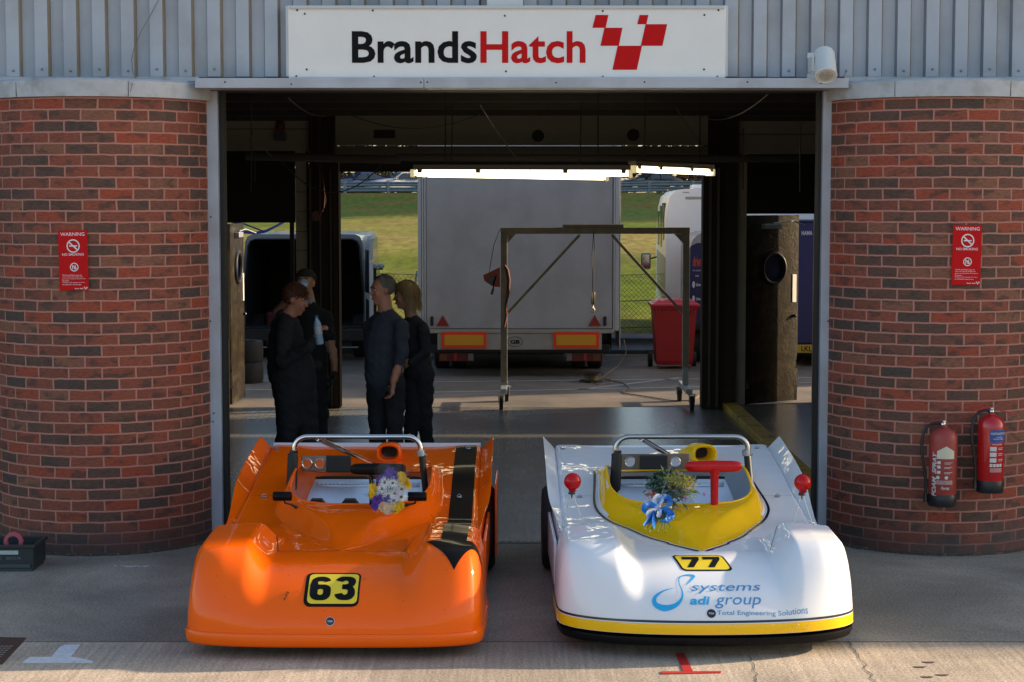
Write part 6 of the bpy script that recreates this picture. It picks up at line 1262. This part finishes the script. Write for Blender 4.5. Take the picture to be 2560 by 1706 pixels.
TRY = 27.0; TL = thing('enclosed_trailer', 'dark blue enclosed trailer with red and white lettering at the edge of the right column', 'trailer', (at(1724, 800, TRY).x, TRY, 0)); NB = mat('trailer_blue', (.012, .018, .085), .3, coat=.6, var=.1, vs=3)
mb = MB(); zt = 1.92; pr_ = [(0, .55), (0, zt-.22), (.03, zt-.12), (.10, zt-.04), (.22, zt), (2.6, zt), (2.9, zt-.3), (2.9, .55)]; mb.prism(pr_, lambda a, b, h: (a, h, b), 0, 1.5); mb.out('body', NB, TL)
mb = MB(); mb.prism([(0.0, zt-.20), (.035, zt-.11), (.105, zt-.03), (.22, zt+.01), (2.6, zt+.01), (2.6, zt-.14), (.10, zt-.15)], lambda a, b, h: (a, h, b), -.012, -.001); mb.out('roof_cowl', mat('silver_cowl', (.35, .37, .42), .3, .6), TL)
tm_ = lambda a, b: (a, -.004, b); WTX = mat('white_lettering', (.55, .55, .56), .5)
decal('lettering', tmesh('drive', h=.15, w=.125, off=.02), tm_, mat('red_lettering', (.50, .06, .04), .5), TL, dx=.105, dy=1.50)
decal('lettering', tmesh('hire and sales', h=.03, w=.125), tm_, WTX, TL, dx=.105, dy=1.37); decal('lettering', tmesh('hotline', h=.03, w=.05, off=.01), tm_, WTX, TL, dx=.105, dy=1.29)
for z, w_ in ((1.16, .13), (.95, .12)): decal('lettering', tmesh('Lines', h=.045, w=w_*.6, off=.03), tm_, WTX, TL, dx=.13, dy=z); decal('emblem', poly(disc(.02, 12, ry=.05)), tm_, WTX, TL, dx=.055, dy=z)
mb = MB(); mb.bb((.02, -.03, .48), (1.4, .25, .60), .03); mb.out('mudguard', BLACK, TL)
for x in (.04, .42): wheel(TL, 'wheel', x, x+.2, .35, .29)
CY_ = 26.4; CT = thing('curtain_lorry', 'dark blue lorry body with white letters HAMA seen past the open right door', 'lorry', (at(1975, 800, CY_).x, CY_, 0)); c0_ = Vector(CT.location)
def cp_(u, v, dy=0): return at(u, v, CY_+dy)-c0_
CB = mat('lorry_blue', (.010, .014, .10), .45, var=.05); zt = cp_(0, 553).z; mb = MB(); mb.bb((0, 0, cp_(0, 862).z), (2.35, 4.5, zt), .03); mb.out('body', CB, CT)
mb = MB(); mb.bb((.02, -.02, zt-.01), (2.33, .02, zt+.015), .005); mb.out('top_rail', NB, CT)
pA, pB = cp_(2004, 583), cp_(2031, 583); decal('lettering', tmesh('HAMA', w=(pB.x-pA.x), h=.062, off=.02), lambda a, b: (a, -.003, b), mat('lorry_lettering', (.62, .62, .65), .5), CT, dx=(pA.x+pB.x)/2, dy=pA.z)
pA, pB = cp_(1990, 882), cp_(2034, 862); mb = MB(); mb.bb((pA.x, -.012, pA.z), (pB.x+.05, -.001, pB.z), .002); npl = mb.out('number_plate', mat('plate_yellow', (.50, .33, .02), .5), CT); decal('lettering', tmesh('LKL', w=.15, h=.078, off=.02), lambda a, b: (a, -.0135, b), SIGNK, npl, dx=cp_(2016, 870).x, dy=(pA.z+pB.z)/2)
mb = MB(); mb.box((.05, .05, .18), (2.3, 4.4, cp_(0, 863).z)); mb.out('underframe', BLACK, CT)
for x in (.1, 2.05): wheel(CT, 'wheel', x, x+.22, 1.0, .30)

# ---------------------------------------------------------------- field, barriers, hedge, parked cars
def gz(x, y): return lerp(y, [28.6, 33, 60, 92, 104, 116, 122, 400], [0, .12, 1.02, 1.46, 1.95, 2.78, 2.86, 3.2])+.06*noise.noise(Vector((x*.12, y*.10, 1)))*sm(30, 45, y)*1.5
mb = MB(); ysf = [28.6+.0*k for k in range(1)]+[30, 33, 37, 42, 48, 54, 60, 66, 72, 78, 84, 88, 92, 95, 98, 101, 104, 107, 110, 113, 116, 119, 122, 126, 135, 150, 180, 240, 400]; xsf = [-90+180*k/90 for k in range(91)]; V = [(x, y, gz(x, y)) for y in ysf for x in xsf]; nx = 91
mb.add(V, [(i*nx+j, i*nx+j+1, (i+1)*nx+j+1, (i+1)*nx+j) for i in range(len(ysf)-1) for j in range(nx-1)])
gm_ = mat('field_grass', (.20, .165, .045), .95, spec=.05, var=.25, vs=.5, col2=(.085, .115, .006), c2lo=.42, c2hi=.58, c2s=.10, bump=.6, bs=4, vstretch=(.6, .35, 1)); n_ = gm_.node_tree.nodes; L_ = gm_.node_tree.links
hs = n_[gm_['hsv']]; b_ = n_['Principled BSDF']; tc = n_.new('ShaderNodeTexCoord'); sp = n_.new('ShaderNodeSeparateXYZ'); L_.new(tc.outputs['Object'], sp.inputs[0]); nz = n_.new('ShaderNodeTexNoise'); nz.inputs['Scale'].default_value = .09; nz.inputs['Detail'].default_value = 6; L_.new(tc.outputs['Object'], nz.inputs['Vector'])
ma = n_.new('ShaderNodeMath'); ma.operation = 'MULTIPLY_ADD'; ma.inputs[1].default_value = 26; L_.new(nz.outputs[0], ma.inputs[0]); L_.new(sp.outputs[1], ma.inputs[2]); mr = n_.new('ShaderNodeMapRange'); mr.inputs['From Min'].default_value = 100; mr.inputs['From Max'].default_value = 106; L_.new(ma.outputs[0], mr.inputs[0])
n2 = n_.new('ShaderNodeTexNoise'); n2.inputs['Scale'].default_value = .30; n2.inputs['Detail'].default_value = 8; L_.new(tc.outputs['Object'], n2.inputs['Vector']); r2 = n_.new('ShaderNodeMapRange'); r2.inputs['From Min'].default_value = .42; r2.inputs['From Max'].default_value = .58; L_.new(n2.outputs[0], r2.inputs[0])
mxa = n_.new('ShaderNodeMix'); mxa.data_type = 'RGBA'; mxa.inputs[6].default_value = (.020, .052, .004, 1); mxa.inputs[7].default_value = (.045, .045, .010, 1); L_.new(r2.outputs[0], mxa.inputs[0])
mx = n_.new('ShaderNodeMix'); mx.data_type = 'RGBA'; L_.new(mr.outputs[0], mx.inputs[0]); L_.new(hs.outputs[0], mx.inputs[6]); L_.new(mxa.outputs[2], mx.inputs[7])
n3 = n_.new('ShaderNodeTexNoise'); n3.inputs['Scale'].default_value = 3.2; n3.inputs['Detail'].default_value = 10; n3.inputs['Roughness'].default_value = .75; mp = n_.new('ShaderNodeMapping'); mp.inputs['Scale'].default_value = (1, .25, 1); L_.new(tc.outputs['Object'], mp.inputs[0]); L_.new(mp.outputs[0], n3.inputs['Vector'])
r3 = n_.new('ShaderNodeMapRange'); r3.inputs['From Min'].default_value = .35; r3.inputs['From Max'].default_value = .65; r3.inputs['To Min'].default_value = .6; r3.inputs['To Max'].default_value = 1.35; L_.new(n3.outputs[0], r3.inputs[0]); vm = n_.new('ShaderNodeVectorMath'); vm.operation = 'SCALE'; L_.new(mx.outputs[2], vm.inputs[0]); L_.new(r3.outputs[0], vm.inputs[3]); L_.new(vm.outputs[0], b_.inputs['Base Color'])
mb.out('field', gm_, None, 80)['kind'] = 'structure'
# rough scrubby patch at the right of the bank
rd = random.Random(8); mb = MB()
for k in range(2600):
    x, y = rd.uniform(9.0, 16), rd.uniform(101, 117); 
    if abs((x-12.2)-.25*(110-y)*.4) > 2.4*(.6+.4*rd.random()): continue
    z = gz(x, y); a = rd.uniform(0, 6.28); s_ = rd.uniform(.08, .22); mb.add([(x-s_*math.cos(a), y-s_*math.sin(a), z), (x+s_*math.cos(a), y+s_*math.sin(a), z), (x+rd.uniform(-.1, .1), y, z+s_*1.3)], [(0, 1, 2)])
tag(mb.out('dead_scrub', mat('dry_scrub', (.10, .085, .06), .9, var=.4, vs=3)), kind='stuff')
# hedge along the top
rd = random.Random(4)
for nm, c, yy, hh, n_k, lab, sd in (('hedge', (.055, .075, .020), 129.5, 6.5, 22000, 'dark green hedge along the top of the bank behind the parked cars', 1), ('bracken_bank', (.13, .05, .022), 128.5, 1.9, 3500, 'reddish brown bracken in front of the hedge, behind the parked cars', 2)):
    mb = MB()
    for k in range(n_k):
        x = rd.uniform(-26, 26) if sd == 1 else rd.choice([rd.gauss(-10.3, .9), rd.gauss(-6, 3), rd.uniform(10, 22)]); H = hh*(.6+.45*noise.noise(Vector((x*.35, sd, 0)))+.15*noise.noise(Vector((x*1.4, sd, 3)))); z = gz(x, yy)+rd.random()**.7*H; y = yy+rd.uniform(-1, 1)*(1.2 if sd == 1 else .6); s_ = rd.uniform(.10, .28)
        d = Vector((rd.gauss(0, 1), rd.gauss(0, 1), rd.gauss(0, 1))).normalized(); e = d.cross(Vector((0, 0, 1))).normalized(); f = d.cross(e); c_ = Vector((x, y, z)); mb.add([c_-e*s_, c_+f*s_*.5, c_+e*s_, c_-f*s_*.5], [(0, 1, 2, 3)])
    tag(mb.out(nm, mat('leaf_'+nm, c, .8, var=.5, vs=.8)), lab, 'hedge', None, 'stuff')
RAILM = mat('dull_galvanised', (.17, .20, .22), .5, .4, var=.2, vs=3)
def guardrail(y0, x0, x1, z_fn, hs_, label, post, name='guardrail', step=3.2, px=None):
    T = thing(name, label, 'barrier', (0, y0, 0)); prof = [(-.155, 0), (-.13, -.03), (-.09, -.045), (-.045, -.01), (0, .0), (.045, -.01), (.09, -.045), (.13, -.03), (.155, 0)]
    for h_ in hs_:
        n = int((x1-x0)/1.0); V = []; F = []; m = len(prof)
        for i in range(n+1):
            x = x0+(x1-x0)*i/n; z = z_fn(x)+h_
            for dz, dy in prof: V.append((x, dy, z+dz))
            if i: F += [((i-1)*m+k, (i-1)*m+k+1, i*m+k+1, i*m+k) for k in range(m-1)]
        mb = MB(); mb.add(V, F); mb.out('rail', RAILM, T, 30)
    x = px if px is not None else x0
    while x < x1: mb = MB(); mb.bb((x-.09, -.075, z_fn(x)-.3), (x+.09, .12, z_fn(x)+hs_[-1]+.20), .01); mb.out('post', post, T); x += step
    return T
pgx = at(862, 470, 121).x
guardrail(121, -20, 20, lambda x: gz(x, 121), (.22, .58), 'galvanised two rail barrier along the top of the bank in front of the parked cars', RAILM, px=pgx-at(0, 0, 1).x*0-2*2.85*1, step=2.85)
guardrail(28.2, -3.5, 2.3, lambda x: 0, (.19,), 'low galvanised barrier at the foot of the grass field behind the truck', GALV, step=2.2)
# wire fence
WF_ = thing('wire_fence', 'wire mesh fence in front of the grass field behind the truck', 'fence', (0, 29.6, 0)); WM = mat('fence_wire', (.10, .10, .09), .5, .5); mb = MB()
for k in range(130):
    x = -4+.075*k
    for s_ in (-1, 1): mb.tube([(x, 0, .05), (x+s_*1.15, 0, 1.2)], .0022, 3, cap=False)
mb.out('mesh', WM, WF_); mb = MB()
for z in (1.2, .78, .35): mb.tube([(-4+.5*k, 0, z-.015*math.sin(k*1.3)) for k in range(20)], .007 if z < 1 else .004, 4)
mb.out('line_wire', WM, WF_)
for k in range(4): mb = MB(); mb.cyl((-4+2.6*k, 0, 0), (-4+2.6*k, 0, 1.3), .025, n=10); mb.out('post', mat('concrete_post', (.30, .29, .27), .8) if k == 0 else bpy.data.materials['concrete_post'], WF_)
mb = MB(); mb.tube([at(1038, 708, 31), at(1042, 678, 31)], .018, 8); p = at(1038, 708, 31); mb.tube([p, (p.x-.02, 31, gz(p.x, 31))], .018, 8); tag(mb.out('marker_post', mat('white_marker', (.75, .75, .72), .5)), 'thin white marker post leaning in the grass left of the truck', 'post')

def parked_car(x, y, rz, label, paint, k=1.0):
    T = thing('parked_car', label, 'car', (x, y, gz(x, y)), rz, 'cars parked on top of the bank'); PM = paint
    # side profile (length along x, nose at -x)
    S = [(-2.25, .38, .38), (-2.22, .62, .60), (-1.9, .80, .70), (-1.0, .93, .78), (-.55, .99, .80), (.15, 1.38, .62), (.45, 1.43, .60), (.95, 1.42, .60), (1.45, 1.20, .66), (1.85, 1.02, .76), (2.2, .92, .72), (2.28, .55, .66), (2.25, .38, .60)]
    mb = MB(); V = []; F = []; nc = 12
    for xx, zt, w_ in S:
        w0 = min(.88, w_+.16) if zt > 1.0 else min(.88, w_+.12); belt = min(zt, .88)
        ring = [(-w0, .28), (-w0-.01, .55), (-w0+.01, belt*.97), (-w_, zt-.03 if zt > 1.0 else belt), (-w_*.8, zt), (-w_*.3, zt+.015), (w_*.3, zt+.015), (w_*.8, zt), (w_, zt-.03 if zt > 1.0 else belt), (w0-.01, belt*.97), (w0+.01, .55), (w0, .28)]
        V += [(xx, a, b) for a, b in ring]
    for i in range(len(S)-1): F += [(i*nc+j, i*nc+(j+1) % nc, (i+1)*nc+(j+1) % nc, (i+1)*nc+j) for j in range(nc)]
    F += [tuple(range(nc)), tuple(range((len(S)-1)*nc, len(S)*nc))]; mb.add(V, F); mb.out('body', PM, T, 35)
    def quad(P, nm, m): mb = MB(); mb.add(P, [tuple(range(len(P)))]); return mb.out(nm, m, T)
    quad([(-.56, -.74, 1.005), (-.56, .74, 1.005), (.12, .56, 1.39), (.12, -.56, 1.39)], 'windscreen', CG); quad([(1.00, -.54, 1.41), (1.00, .54, 1.41), (1.74, .66, 1.09), (1.74, -.66, 1.09)], 'rear_window', CG)
    for s_ in (-1, 1):
        quad([(-.42, s_*.875, .93), (.18, s_*.665, 1.33), (.52, s_*.665, 1.36), (.52, s_*.875, .93)], 'front_side_window', CG); quad([(.58, s_*.875, .93), (.58, s_*.665, 1.36), (.95, s_*.665, 1.35), (1.45, s_*.80, 1.03), (1.5, s_*.86, .93)], 'rear_side_window', CG)
        mb = MB(); mb.bb((-.50, s_*.86, .93), (-.32, s_*1.0, 1.05), .03); mb.out('door_mirror', PM, T)
        mb = MB(); mb.bb((-2.2, s_*.45-.16, .60), (-2.05, s_*.45+.16, .72), .04); mb.out('headlight', mat('lamp_glass', (.6, .62, .65), .1) if 'lamp_glass' not in bpy.data.materials else bpy.data.materials['lamp_glass'], T)
        for xx in (-1.40, 1.38):
            mb = MB(); mb.cyl((xx, s_*.70, .31), (xx, s_*.89, .31), .31, n=24); w_ = mb.out('wheel', RUB, T, 40); mb = MB(); mb.cyl((xx, s_*.885, .31), (xx, s_*.905, .31), .20, n=20); mb.out('hub', GALV, w_, 40)
    return T
CG = mat('car_glass', (.015, .025, .035), .12, spec=.4)
for uc, y, rz, lab, c in ((890, 125.0, 30, 'dark blue saloon car parked on top of the bank behind the barrier', (.012, .022, .10)), (990, 125.3, 30, 'pale silver saloon car parked on the bank beside the dark blue one', (.42, .42, .45)), (1620, 125.2, 22, 'black car parked on the bank behind the barrier, right of the truck', (.012, .012, .014))):
    p = at(uc, 440, y); parked_car(p.x, y, R_(rz), lab, mat('car_paint', c, .4, coat=.5, spec=.2))
